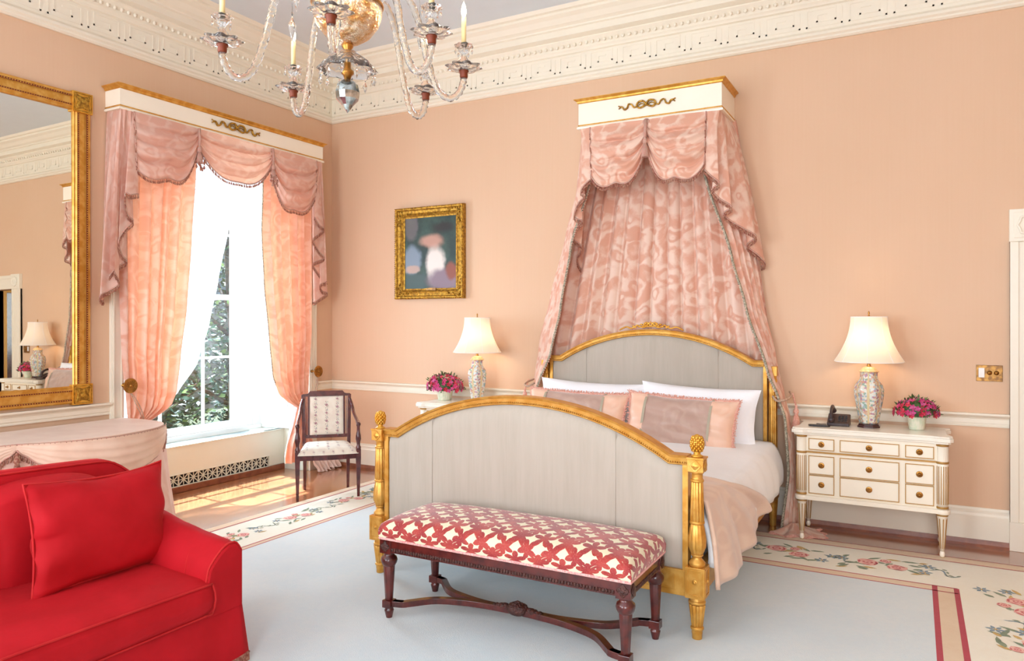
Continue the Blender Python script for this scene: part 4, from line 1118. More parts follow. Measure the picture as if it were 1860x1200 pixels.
# ---------------------------------------------------------------- table lamps
def table_lamp(x, y, lab):
    Z = .8285; t = thing('table_lamp', lab, 'lamp', (x, y, Z), 0, 'porcelain vase lamps on the nightstands')
    R6 = pi / 6
    part('plinth', MB().lathe([(.080, 0), (.080, .010), (.072, .014), (.072, .022), (.066, .026)], (x, y, Z), 8, rot=pi / 8, smooth=False), M['darkwood'], t)
    hexf = lambda a, z_: 1 / max(.86, cos(((a + R6) % (pi / 3)) - R6)) if True else 1
    vp = [(.062, .026), (.066, .04), (.069, .07), (.079, .13), (.090, .19), (.096, .24), (.097, .27), (.091, .30), (.074, .325), (.060, .345), (.056, .365), (.056, .39), (.059, .405)]
    part('vase', MB().lathe(vp, (x, y, Z), 48, flute=lambda a, z_: (cos(R6) / cos((a % (pi / 3)) - R6)) * 1.03), M['porcelain'], t)
    part('lid', MB().lathe([(.064, .400), (.066, .404), (.060, .409), (.052, .416), (.046, .428), (.030, .436), (.018, .440)], (x, y, Z), 36, flute=lambda a, z_: 1 + .03 * cos(12 * a)), M['porcelain_lid'], t)
    b = MB().lathe([(.012, .438), (.016, .444), (.010, .452), (.014, .462), (.016, .475), (.012, .49), (.012, .52)], (x, y, Z), 16)
    b.tube([(x, y, Z + .52), (x, y, Z + .80)], .003, 6); b.lathe([(.0, .845), (.006, .835), (.007, .825), (.003, .815), (.008, .81), (.008, .806), (0, .805)], (x, y, Z), 10)
    for s in (-1, 1): b.tube(catmull([(x + s * .012, y, Z + .50), (x + s * .06, y, Z + .58), (x + s * .055, y, Z + .70), (x, y, Z + .80)], 6), .002, 5)
    part('brass_fitting', b, M['brass'], t)
    part('bulb', MB().ball((x, y, Z + .60), .028, 12, 0, (1, 1, 1.3)), M['lampbulb'], t)
    sp = []
    for k in range(17):
        v = k / 16; r = .115 + .112 * (v ** 1.9) + .0; sp.append((r, .798 - .325 * v))
    sh = MB()
    def fn(u, v):
        r = .121 + .112 * (v ** 2.0); a = 2 * pi * u; rib = 1 - .012 * abs(cos(4 * a)) ** .5 * 0 - .018 * (1 - abs(cos(4 * a)) ** 12) * v
        return (x + cos(a) * r * rib, y + sin(a) * r * rib, Z + .800 - .325 * v + .006 * (1 - abs(cos(4 * a))) * v * 0)
    sh.grid(fn, 64, 16)
    s_ = part('lamp_shade', sh, M['shade'], t, fixn=False)
    tr = MB()
    for (zz, rr) in ((.800, .122), (.475, .229)): tr.tube([(x + cos(2 * pi * k / 48) * rr * .988, y + sin(2 * pi * k / 48) * rr * .988, Z + zz) for k in range(48)], .003, 6, closed=True)
    part('shade_binding', tr, M['white'], s_)
    for k in range(8):
        a = 2 * pi * (k + .0) / 8; tr = MB().tube([(x + cos(a) * (.121 + .112 * (v / 10) ** 2.0), y + sin(a) * (.121 + .112 * (v / 10) ** 2.0), Z + .8 - .325 * v / 10) for v in range(11)], .0018, 5)
        part('shade_rib', tr, M['white'], s_)
    l = add_light('lamp_light', 'POINT', (0, 0, .60), 6.5, (1.0, .74, .46), radius=.04); l.parent = t
    return t
table_lamp(5.395, -0.25, 'porcelain vase lamp with bell shade, right of the bed beside the telephone')
table_lamp(2.05, -0.25, 'porcelain vase lamp with bell shade, left of the bed beside the larger azalea bowl')

# ---------------------------------------------------------------- azalea bowls
def blossom_mb(seed):
    rnd = random.Random(seed); m = MB()
    for k in range(5):
        a = 2 * pi * k / 5 + rnd.uniform(-.15, .15); c, s = cos(a), sin(a); w_ = .011; L = .024
        pts = [(0, 0, 0), (c * L * .45 - s * w_ * .8, s * L * .45 + c * w_ * .8, .008), (c * L * .85 - s * w_ * .5, s * L * .85 + c * w_ * .5, .012), (c * L, s * L, .009), (c * L * .85 + s * w_ * .5, s * L * .85 - c * w_ * .5, .012), (c * L * .45 + s * w_ * .8, s * L * .45 - c * w_ * .8, .008), (c * L * .5, s * L * .5, .004)]
        m.add(pts, [(0, 1, 6), (1, 2, 6), (2, 3, 6), (3, 4, 6), (4, 5, 6), (5, 0, 6)], smooth=True)
    m.lathe([(.001, 0), (.004, .004), (.0015, .016)], (0, 0, 0), 5)
    m.ball((0, 0, .005), .008, 6, 0, (1, 1, .7)); return m
bl_meshes = []
for i, mm in enumerate((M['petal1'], M['petal2'], M['petal3'])):
    me = bpy.data.meshes.new('blossom'); b = blossom_mb(i); me.from_pydata(b.v, [], b.f); me.materials.append(mm); bl_meshes.append(me)
def flowers(x, y, lab, seed, S=1.0):
    rnd = random.Random(seed); Z = .8285
    t = thing('flower_bowl', lab, 'flowers', (x, y, Z), 0, 'azalea bowls on the nightstands')
    part('pot', MB().lathe([(.046 * S, 0), (.048 * S, .004), (.061 * S, .085), (.064 * S, .095), (.060 * S, .097), (.055 * S, .088), (.03 * S, .08)], (x, y, Z), 60, flute=lambda a, z_: 1 + .035 * cos(20 * a)), M['pot'], t)
    lf = MB()
    for k in range(150):
        a = rnd.uniform(0, 2 * pi); e = rnd.uniform(-.1, 1.45); r = rnd.uniform(.85, 1.06)
        d = Vector((cos(a) * cos(e), sin(a) * cos(e), sin(e))); p = Vector((x, y, Z + .105)) + Vector((d.x * .142 * S, d.y * .12 * S, d.z * .112 * S)) * r
        q = p + d * .02 + Vector((rnd.uniform(-.02, .02), rnd.uniform(-.02, .02), rnd.uniform(-.005, .02))); sd = d.cross((q - p)).normalized() * .007 if d.cross(q - p).length > 1e-5 else Vector((.007, 0, 0)); md = (p + q) / 2
        lf.add([p, md + sd, q, md - sd], [(0, 1, 2, 3)])
    lf.lathe([(.05 * S, .085), (.105 * S, .11), (.10 * S, .16), (.06 * S, .195), (0, .205)], (x, y, Z), 16); part('foliage', lf, M['leaf'], t, fixn=False)
    pts = []; tries = 0
    while len(pts) < 92 and tries < 5000:
        tries += 1
        a = rnd.uniform(0, 2 * pi); e = math.asin(rnd.uniform(-.12, 1)); d = Vector((cos(a) * cos(e), sin(a) * cos(e), sin(e)))
        if all((d - q).length > .155 for q in pts): pts.append(d)
    for d in pts:
        o = bpy.data.objects.new('blossom', bl_meshes[min(2, int(rnd.random() * 3))]); COL.objects.link(o); o.parent = t
        rr = rnd.uniform(.90, 1.05); o.location = (d.x * .138 * rr * S, d.y * .118 * rr * S, .112 + d.z * .105 * rr * S)
        o.rotation_euler = d.to_track_quat('Z', 'Y').to_euler(); s = rnd.uniform(.8, 1.05) * (.6 + .4 * S); o.scale = (s, s, s)
flowers(5.70, -0.22, 'smaller bowl of magenta azaleas on the right nightstand beside the lamp', 2, .98)
flowers(1.66, -0.22, 'larger bowl of magenta azaleas on the left nightstand behind the footboard', 5, 1.3)

# ---------------------------------------------------------------- telephone and pad
ph = thing('telephone', 'dark brown desk telephone with raised handset on the right nightstand', 'telephone', (5.18, -.25, .8285))
b = MB(); prs = [(-.33, .829), (-.17, .829), (-.17, .90), (-.20, .905), (-.33, .85)]
b.prism(prs, 0, 5.12, 5.27); part('base', b, M['darkplastic'], ph, bevel=.004)
k = MB()
for i in range(3):
    for j in range(4): 
        t_ = .25 + j * .17; k.cbox((5.20 + i * .022, lerp(-.33, -.20, t_), lerp(.851, .907, t_) + .001), (.014, .014, .007))
part('keypad', k, M['darkscreen'], ph)
hsx = MB(); hsx.tube(catmull([(5.150, -.335, .885), (5.150, -.32, .925), (5.150, -.27, .955), (5.150, -.21, .958), (5.150, -.175, .93)], 6), [.020, .020, .018, .016, .016] + [.015] * 15 + [.016, .018, .020, .022, .020], 10, flat=.8)
hsx.ball((5.150, -.335, .875), .024, 12, 0, (1, .8, .9)); hsx.ball((5.150, -.175, .925), .024, 12, 0, (1, .8, .9)); part('handset', hsx, M['darkplastic'], ph)
k = MB(); k.tube([(5.115 - .012 * cos(i * .9) * 0 - i * .0011, -.335 + .006 * sin(i * 1.6), .836 + .006 * cos(i * 1.6)) for i in range(60)], .0018, 5); part('coiled_cord', k, M['darkscreen'], ph)
tag(part('remote_control', MB().prism([(5.0, -.40), (5.012, -.425), (5.14, -.42), (5.15, -.40), (5.145, -.375), (5.01, -.38)], 2, .8285, .842), M['darkscreen'], bevel=.004), 'slim black remote lying left of the telephone', 'remote')

# ---------------------------------------------------------------- armchair by the window
def armchair():
    t = thing('armchair', 'dark wood open armchair with sprigged cream fabric beside the window', 'chair', (.935, -1.075, 0), pi / 4)
    P = lambda name, mb, mt, par=None, **k: part(name, mb, mt, par or t, world=False, **k)
    for s in (-1, 1):
        m = MB(); x = s * .265; y = -.205
        m.obox((x, y, 0), (x, y, .34), .022, .022, w2=.042, h2=.042); m.box((x - .022, y - .022, .34), (x + .022, y + .022, .44))
        m.lathe([(.022, .44), (.024, .455), (.015, .475), (.017, .50), (.025, .53), (.023, .56), (.015, .60), (.014, .64), (.019, .655), (.019, .665)], (x, y, 0), 16)
        P('leg', m, M['chairwood'], bevel=.002)
        m = MB(); xb = s * .20; yb = .205
        m.obox((xb, yb + .045, 0), (xb, yb, .40), .024, .026, w2=.036, h2=.038); P('leg', m, M['chairwood'], bevel=.002)
        m = MB(); pth = catmull([(s * .215, .235, .86), (s * .235, .20, .80), (s * .245, .10, .735), (s * .262, -.05, .685), (s * .267, -.15, .668), (s * .267, -.215, .668)], 6)
        m.tube(pth, [.015] * 8 + [.017] * 12 + [.020] * 11, 8, flat=.75); P('arm', m, M['chairwood'])
    r = MB()
    fp = [(-.265, -.215), (-.13, -.235), (0, -.242), (.13, -.235), (.265, -.215)]
    for a, b in zip(fp, fp[1:]): r.obox((a[0], a[1] + .01, .385), (b[0], b[1] + .01, .385), .022, .055)
    for s in (-1, 1): r.obox((s * .265, -.205, .385), (s * .20, .205, .385), .022, .055)
    r.obox((-.2, .205, .385), (.2, .205, .385), .022, .055); P('seat_rail', r, M['chairwood'], bevel=.002)
    # tilted back: helper maps (x, h) to 3D
    def B(x, h, d=0): z_ = .44 + h; return (x, .21 + (z_ - .44) * .13 + d, z_)
    b = MB()
    for s in (-1, 1):
        b.obox(B(s * .205, -.02), B(s * .215, .455), .032, .030); b.obox(B(s * .165, .06), B(s * .165, .44), .020, .024)
        b.obox(B(s * .185, .06), B(s * .19, .44), .007, .012)
    b.obox(B(-.205, .065), B(.205, .065), .02, .03)
    out = [(-.225, .44), (-.222, .462), (-.185, .464), (-.17, .468), (-.152, .49), (.152, .49), (.17, .468), (.185, .464), (.222, .462), (.225, .44)]
    v = [B(x, h, -.014) for x, h in out] + [B(x, h, .014) for x, h in out]; n = len(out)
    b.add(v, [(i, (i + 1) % n, n + (i + 1) % n, n + i) for i in range(n)] + [tuple(reversed(range(n))), tuple(range(n, 2 * n))])
    P('back_frame', b, M['chairwood'], bevel=.002)
    mats = [M['chairfab'], M['sprig_rose'], M['sprig_green'], M['sprig_blue']]
    rnd = random.Random(4)
    def sprig(m, at, s=1.0):
        def dot(u, v, r, mi, nn=6, e=0):
            m.add([at(u + cos(2 * pi * k / nn) * r, v + sin(2 * pi * k / nn) * r * .9, .0012 + e) for k in range(nn)], [tuple(range(nn))], mi)
        for k in range(5): a = k * 1.256; dot(cos(a) * .007 * s, sin(a) * .007 * s, .0045 * s, 1)
        dot(0, 0, .003 * s, 3, 6, .0004)
        for (u, v) in ((.004, -.018), (-.008, -.026), (.006, -.034), (-.002, .018), (.009, .024), (.013, -.008), (-.014, .004)): dot(u * s, v * s, .0036 * s, 2, 5)
        dot(-.006 * s, .028 * s, .004 * s, 1, 5); dot(.004 * s, -.042 * s, .004 * s, 3, 5)
    pb = MB()
    for sg in (-1, 1):
        def fn(u, v):
            e = min(1, min(u, 1 - u) * 9, min(v, 1 - v) * 9); return B(lerp(-.158, .158, u), lerp(.08, .44, v), sg * (.006 + .016 * sqrt(1 - (1 - e) ** 2)))
        pb.grid(fn, 18, 18)
    for i in range(3):
        for j in range(5):
            cx, ch = -.1 + .1 * i, .115 + .075 * j - (.0375 if i == 1 else 0) * 0 + (.02 if i == 1 else 0)
            if ch > .42: continue
            sprig(pb, lambda u, v, e, cx=cx, ch=ch: B(cx + u, ch + v, -.0235 - e), .95 + .2 * (j % 2))
    P('back_panel', pb, mats, fixn=False)
    sc = MB()
    def sw(y): return lerp(.268, .215, (y + .22) / .42)
    def fn(u, v):
        y = lerp(-.238, .20, v); hw = sw(y) - .006; x = lerp(-hw, hw, u); front = -.018 * (1 - (2 * u - 1) ** 2) * (1 - v)
        e = min(1, min(u, 1 - u) * 7, min(v, 1 - v) * 7); return (x, y + front, .41 + .055 * sqrt(max(0, 1 - (1 - e) ** 2)) + .018 * sin(pi * u) * sin(pi * v))
    sc.grid(fn, 24, 20)
    for k in range(5):     # side walls
        pass
    ed = [fn(k / 24, 0) for k in range(25)] + [fn(1, k / 20) for k in range(1, 21)] + [fn(1 - k / 24, 1) for k in range(1, 25)] + [fn(0, 1 - k / 20) for k in range(1, 20)]
    n = len(ed); sc.add(ed + [(x, y, .405) for x, y, z_ in ed], [(i, n + i, n + (i + 1) % n, (i + 1) % n) for i in range(n)], smooth=True)
    for i in range(5):
        for j in range(4):
            u0, v0 = .14 + .18 * i, .14 + .24 * j + (.08 if i % 2 else 0)
            if v0 > .9: continue
            c0 = fn(u0, v0)
            sprig(sc, lambda u, v, e, c0=c0, u0=u0, v0=v0: (lambda p: (p[0], p[1], p[2] + e + .0006))(fn(min(.99, max(.01, u0 + u / .5)), min(.99, max(.01, v0 + v / .42)))), .9)
    for i in range(6): 
        x = -.21 + .084 * i; sprig(sc, lambda u, v, e, x=x: (x + u, -.242 - .018 * (1 - ((x + u) / .265) ** 2) - e * 1.2, .436 + v * .5), .8)
    P('seat_cushion', sc, mats, fixn=False)
    return t
armchair()

# ---------------------------------------------------------------- red sofa
SX, SY = 2.94, -3.79      # front face x, right end y
sofa = thing('sofa', 'red velvet sofa with skirt and swooping arm in the lower left corner', 'sofa', (2.45, -4.8, 0))
SL = 2.15
def arm(yo, yi, nm='arm'):
    # profile along x: top heights; section rolls over between yo (outer) and yi (inner)
    tab = [(2.00, .83), (2.10, .80), (2.22, .73), (2.33, .688), (2.40, .668), (2.58, .628), (2.76, .600), (2.87, .588), (2.93, .575)]
    m = MB(); sg = 1 if yo > yi else -1; n = 30
    sec = []
    def section(x):
        zt = interp(tab, x); w_ = abs(yo - yi); out = []
        for k in range(17):
            t = k / 16; yy = lerp(yo, yi, t)
            hgt = zt - .10 * max(0, (t - .35) / .65) ** 1.6 - .045 * max(0, (.22 - t) / .22) ** 2
            if t > .93: hgt -= .04 * (t - .93) / .07
            out.append((yy, hgt))
        return [(yo, .28)] + out + [(yi, .28)]
    xs = [lerp(2.0, 2.92, k / n) for k in range(n + 1)]
    rows = [section(x) for x in xs]; L = len(rows[0])
    v = [(x, p[0], p[1]) for x, r_ in zip(xs, rows) for p in r_]
    m.add(v, [(i * L + j, (i + 1) * L + j, (i + 1) * L + j + 1, i * L + j + 1) for i in range(n) for j in range(L - 1)], smooth=True)
    # rounded front panel
    last = rows[-1]; cy = (yo + yi) / 2
    ring = [(SX - .02, a, b) for a, b in last]; r2 = [(SX - .004, lerp(cy, a, .985), .28 + (b - .28) * .985) for a, b in last]; r3 = [(SX, lerp(cy, a, .93), .28 + (b - .28) * .955) for a, b in last]
    m.add(ring + r2 + r3, [(i, i + 1, L + i + 1, L + i) for i in range(L - 1)] + [(L + i, L + i + 1, 2 * L + i + 1, 2 * L + i) for i in range(L - 1)] + [tuple(range(2 * L, 3 * L))], smooth=False)
    a_ = part(nm, m, M['red'], sofa)
    wt = MB().tube([(SX - .012, a + (0.002 if a == yo else 0), b + .002) for a, b in last], .005, 6)
    for xx in (2.80,):
        s_ = section(xx); wt.tube([(xx - .04 * sin(pi * k / (L - 1)), a, b + .0005) for k, (a, b) in enumerate(s_[1:-1])], .0022, 5)
    part('welt', wt, M['redwelt'], a_)
arm(SY, SY - .19); arm(SY - SL, SY - SL + .19)
# outer back, gently arched top with rounded corners
ob = MB()
def btop(y):
    t = (SY - y) / SL; c = abs(t * 2 - 1)
    return .93 - .035 * c ** 2 - .11 * max(0, (c - .84) / .16) ** 2.2
def backf(u, v):
    y = lerp(SY + .0, SY - SL, u); zt = btop(y); c = abs(u * 2 - 1)
    rx = .0 - .10 * 0
    sec = [(2.02, .28), (2.02, zt - .03), (2.03, zt - .01), (2.05, zt), (2.10, zt), (2.13, zt - .012), (2.14, zt - .04), (2.16, .45)]
    k = min(len(sec) - 1.0001, v * (len(sec) - 1)); i = int(k); f = k - i
    x = lerp(sec[i][0], sec[i + 1][0], f); z_ = lerp(sec[i][1], sec[i + 1][1], f); return (x + .06 * max(0, (c - .9) / .1) ** 2, y, z_)
ob.grid(backf, 60, 21); ends = []
for u in (0, 1): ob.add([backf(u, k / 21) for k in range(22)], [tuple(range(22))])
bk = part('back', ob, M['red'], sofa)
wt = MB().tube([backf(k / 60, 5 / 7)[:2] + (backf(k / 60, 5 / 7)[2] + .004,) for k in range(61)], .0055, 6); part('welt', wt, M['redwelt'], bk)
# back cushions with buttons
def bcush(y0, y1):
    m = MB(); cy = (y0 + y1) / 2
    def fn(u, v):
        y = lerp(y0, y1, u); a = abs(2 * u - 1); e = max(0, 1 - a ** 5) ** .5
        ztop = .885 - .06 * a ** 2.5; 
        ang = v * pi * .5
        if v < .7:
            t = v / .7; z_ = lerp(.44, ztop - .06, t); x = 2.335 - .05 * t + .03 * sin(pi * t) * e - .05 * (1 - e)
        else:
            t = (v - .7) / .3; z_ = ztop - .06 + .06 * sin(t * pi / 2); x = 2.285 - .14 * (1 - cos(t * pi / 2)) - .05 * (1 - e)
        x -= .035 * exp(-(((y - y0) / .05) ** 2)) + .035 * exp(-(((y - y1) / .05) ** 2))
        for (by, bz) in ((y0 + (y1 - y0) * .5, .66), (y0, .62), (y1, .62)):
            d2 = ((y - by) / .05) ** 2 + ((z_ - bz) / .05) ** 2; x -= .03 * exp(-d2)
        return (x, y, z_)
    m.grid(fn, 36, 30); part('back_cushion', m, M['red'], sofa, fixn=False)
for k in range(3): w3 = (SL - .38) / 3; bcush(SY - .19 - k * w3, SY - .19 - (k + 1) * w3)
bt = MB()
for k in (1, 2): bt.lathe([(.014, 0), (.014, .004), (.009, .009), (0, .011)], (2.285, SY - .19 - k * (SL - .38) / 3, .57), 14, 0, (1, 0, 0))
part('button', bt, M['redwelt'], sofa)
# seat cushion: one long cushion, T-front not wrapping the arms
scm = MB(); ya, yb = SY - .185, SY - SL + .185
def seatf(u, v):
    y = lerp(ya, yb, u); e = min(1, min(u, 1 - u) * 40)
    sec = [(2.25, .30), (2.92, .30), (2.955, .302), (2.972, .325), (2.978, .37), (2.968, .425), (2.955, .438), (2.90, .452), (2.6, .468), (2.25, .46)]
    k = min(len(sec) - 1.0001, v * (len(sec) - 1)); i = int(k); f = k - i; x = lerp(sec[i][0], sec[i + 1][0], f); z_ = lerp(sec[i][1], sec[i + 1][1], f)
    return (x - .012 * (1 - e), y, lerp(.38, z_, .92 + .08 * e) + .012 * sin(pi * u) * (v > .6))
scm.grid(seatf, 70, 36); scm.add([seatf(0, k / 36) for k in range(37)], [tuple(range(37))]); scm.add([seatf(1, k / 36) for k in range(37)], [tuple(range(37))])
sc_ = part('seat_cushion', scm, M['red'], sofa)
wt = MB().tube([(2.964, lerp(ya, yb, k / 40), .436 + .012 * sin(pi * k / 40)) for k in range(41)], .005, 6); wt.tube([(2.962, lerp(ya, yb, k / 40), .304) for k in range(41)], .005, 6)
wt.tube([(2.964, ya, .436), (2.976, ya + .004, .40), (2.98, ya + .004, .37), (2.972, ya + .003, .33), (2.962, ya, .304)], .004, 6)
part('welt', wt, M['redwelt'], sc_)
fr = MB(); fr.box((2.02, SY - SL, .24), (2.925, SY, .305)); fr.box((2.02, SY - SL, .03), (2.90, SY - .01, .24)); part('base_frame', fr, M['red'], sofa)
# skirt with pleats
sk = MB()
def skp(t):       # perimeter: right side back->front, front right->left
    La = .90; Lb = SL; s = t * (La + Lb)
    if s < La: return (2.03 + s, SY + .002), (0, 1)
    return (SX - .01, SY - (s - La)), (1, 0)
def skf(u, v):
    (x, y), (nx, ny) = skp(u); z_ = lerp(.285, .052, v); s = u * 3.05
    o = .004 + .022 * v + .006 * v * sin(s * 21) + (.010 * v * sin(s * 6 + 1))
    return (x + nx * o + (.02 * v if .285 < u < .30 and ny else 0), y + ny * o, z_)
sk.grid(skf, 200, 6); sk_ = part('skirt', sk, M['red'], sofa, fixn=False)
path = [skf(k / 200, 1.0) for k in range(201)]
fg = MB(); fg.tube([(x, y, z_ - .002) for x, y, z_ in path], .006, 6)
for p in resample([Vector(q) for q in path], .008): fg.obox((p.x, p.y, p.z), (p.x + .003, p.y, .014), .006, .005, (0, 1, 0))
part('bullion_fringe', fg, M['fringe_red'], sk_)
# throw cushion
tp_ = thing('throw_pillow', 'plump red velvet throw pillow propped on the red sofa', 'pillow', (2.50, -4.17, .69))
m = pillow_mb(.66, .475, .18, .5, 32, .011, 11)
def shear(p):
    x, y, z_ = p; return (x, y, z_ + (.012 * max(0, x / .3) ** 3 if z_ > 0 else .01))
m.v = [shear(p) for p in m.v]
place(m, (2.50, -4.185, .678), (-.20, .045, pi / 2 + .06)); part('cushion', m, M['red'], tp_)
ol = [Vector(shear(p)) for p in pillow_outline(.66, .475)]; wt = MB().tube(ol, .005, 6, closed=True); place(wt, (2.50, -4.185, .678), (-.20, .045, pi / 2 + .06)); part('welt', wt, M['redwelt'], tp_)
# ---------------------------------------------------------------- pelmet boxes
def bow_ornament(F, s=1.0):
    """F(u, h, d) -> world point; ribbon bow with two loops and fluttering tails"""
    m = MB()
    for sg in (-1, 1):
        m.tube(catmull([F(0, 0, .012), F(sg * .03 * s, .034 * s, .016), F(sg * .075 * s, .030 * s, .016), F(sg * .095 * s, 0, .014), F(sg * .07 * s, -.026 * s, .014), F(sg * .03 * s, -.018 * s, .014), F(0, 0, .012)], 7), .012 * s, 8, flat=.8)
        m.tube(catmull([F(sg * .02 * s, .0, .01), F(sg * .05 * s, .014 * s, .012), F(sg * .08 * s, .0, .01)], 6), .005 * s, 6)
        pts = [F(sg * .095 * s, -.006 * s, .01), F(sg * .125 * s, -.014 * s, .01), F(sg * .150 * s, .018 * s, .012), F(sg * .180 * s, .024 * s, .012), F(sg * .195 * s, -.010 * s, .01), F(sg * .225 * s, -.022 * s, .01), F(sg * .245 * s, .004 * s, .01), F(sg * .270 * s, .008 * s, .008)]
        c = catmull(pts, 6); m.tube(c, [lerp(.012, .014, k / len(c)) * s for k in range(len(c))], 8, flat=.6)
        m.tube([F(sg * .262 * s, .008 * s, .008), F(sg * .288 * s, .022 * s, .006)], .006 * s, 6); m.tube([F(sg * .262 * s, .008 * s, .008), F(sg * .285 * s, -.008 * s, .006)], .006 * s, 6)
    m.lathe([(.014 * s, 0), (.012 * s, .014), (0, .02)], F(0, 0, .002), 12, 0, tuple(Vector(F(0, 0, 1)) - Vector(F(0, 0, 0))))
    return m
def pelmet(name, lab, along, a0, a1, dep, z0, z1, group):
    """box pelmet on wall; along='y' for the left wall, 'x' for the back wall"""
    def W(u, o, z_): return (o, u, z_) if along == 'y' else (u, -o, z_)
    c = W((a0 + a1) / 2, dep / 2, z0)
    t = thing(name, lab, 'pelmet', c, 0, group)
    def ring(prof, mat, nm):
        m = MB(); path = [W(a0, 0, 0), W(a0, dep, 0), W(a1, dep, 0), W(a1, 0, 0)]
        du = [(-1, 0), (-1, 1), (1, 1), (1, 0)]; nn = [(d[1], d[0]) if along == 'y' else (d[0], -d[1]) for d in du]
        m.sweep(prof, path, nn); return part(nm, m, mat, t)
    h = z1 - z0
    ring([(-.012, z0 + .01), (0, z0 + .01), (0, z1 - .02), (-.012, z1 - .02)], M['cream'], 'box')
    ring([(-.014, z0), (.010, z0), (.012, z0 + .010), (.006, z0 + .020), (0, z0 + .024), (-.012, z0 + .024)], M['cream'], 'base_moulding')
    ring([(-.012, z1 - .036), (.002, z1 - .036), (.010, z1 - .030), (.012, z1 - .018), (.030, z1 - .006), (.034, z1 - .004), (.034, z1), (-.012, z1)], M['gold'], 'gold_crown')
    m = MB(); zz = z0 + .030
    for (p, q) in ((W(a0, 0, zz), W(a0, dep, zz)), (W(a0, dep, zz), W(a1, dep, zz)), (W(a1, dep, zz), W(a1, 0, zz))):
        m.obox(p, q, .006, .010)
        for c in resample([p, q], .013): m.ball(c, .0062, 6, 0)
    part('bead_moulding', m, M['gold'], t)
    m = MB(); m.box(W(a0, 0.0, z1 - .02), W(a1, dep, z1 - .008)); part('top_board', m, M['cream'], t)
    um = (a0 + a1) / 2; zm = (z0 + z1) / 2 + .002
    sg = 1 if along == 'x' else 1
    part('bow_ornament', bow_ornament(lambda u, hh, d: W(um + u, dep + d, zm + hh), 0.95 if along == 'y' else .83), M['antique'], t)
    return t
pelmet('window_pelmet', 'long cream pelmet with gold crown and bow above the window', 'y', -2.605, -.345, .19, 3.275, 3.475, None)
pelmet('bed_pelmet', 'short cream pelmet with gold crown and bow high above the bed', 'x', 3.185, 4.385, .455, 3.225, 3.475, None)

# ---------------------------------------------------------------- swags and tails
def tassel_mb(c, s=1.0):
    m = MB(); x, y, z_ = c
    m.lathe([(.006, .06), (.012, .05), (.008, .04), (.018, .02), (.020, .0), (.012, -.01), (.014, -.015)], (x, y, z_), 12)
    for k in range(16):
        a = 2 * pi * k / 16; r = .016 * s
        m.tube([(x + cos(a) * .010, y + sin(a) * .010, z_ - .012), (x + cos(a) * r, y + sin(a) * r, z_ - .05 * s), (x + cos(a) * r * 1.35, y + sin(a) * r * 1.35, z_ - .10 * s)], [.004, .006, .007], 5)
    return m
def swag(F, u0, u1, z0, gl, gr, sag, seed=0, depth=.045, folds=3.6, parent=None, mat=None, fringe=True, gt=0.03, skew=0):
    """F(u, o, z): u along wall, o outward. gl/gr = how far the left/right edge hangs; sag = hem depth"""
    rnd = random.Random(seed); ph = rnd.uniform(0, 6); W = u1 - u0
    def fn(a, v):
        c = (1 - abs(2 * a - 1) ** 2.3); s = sin(pi * a)
        e = lerp(gl, gr, a) * v
        drop = gt * v + e * (1 - c * .0) * abs(2 * a - 1) ** 1.5 + (sag * v ** .92) * c
        # edge gathers pull inward lower down
        inn = .05 * W * v * (a - .5) * -1
        fold = sin(v ** .85 * folds * 2 * pi + ph + .6 * sin(a * 3 + ph) + skew * a); fold = (2 * abs(sin(v ** .85 * folds * pi + ph + .5 * a * skew)) ** .75 - 1.1 + .3 * sin(v * folds * 3.4 * pi + 2 * ph + 2.2 * a)) * (.5 + .5 * s)
        o = .012 + depth * (1.1 * s * sin(pi * min(1, v * .8 + .12))) + .030 * fold * min(1, v * 4)
        return F(lerp(u0, u1, a) + inn, o, z0 - drop - .008 * fold * s * min(1, v * 4) * (1 - v * .7))
    m = MB().grid(fn, 44, 72, uvfn=lambda a, v: (a * W, v * (sag + .3)))
    s_ = part('swag', m, mat, parent, fixn=False)
    if fringe:
        hem = [fn(k / 44, 1) for k in range(45)]
        part('fringe', fringe_mb([hem], .032, .012, .0052), [M['fringe'], M['fringe_red']][0:1] + [M['fringe_red']], s_) if False else part('fringe', _two(fringe_mb([hem], .032, .012, .0052)), [M['fringe'], M['fringe_red']], s_)
    return s_, fn
def _two(m):      # tassels get the darker tone in alternation
    out = m; return out
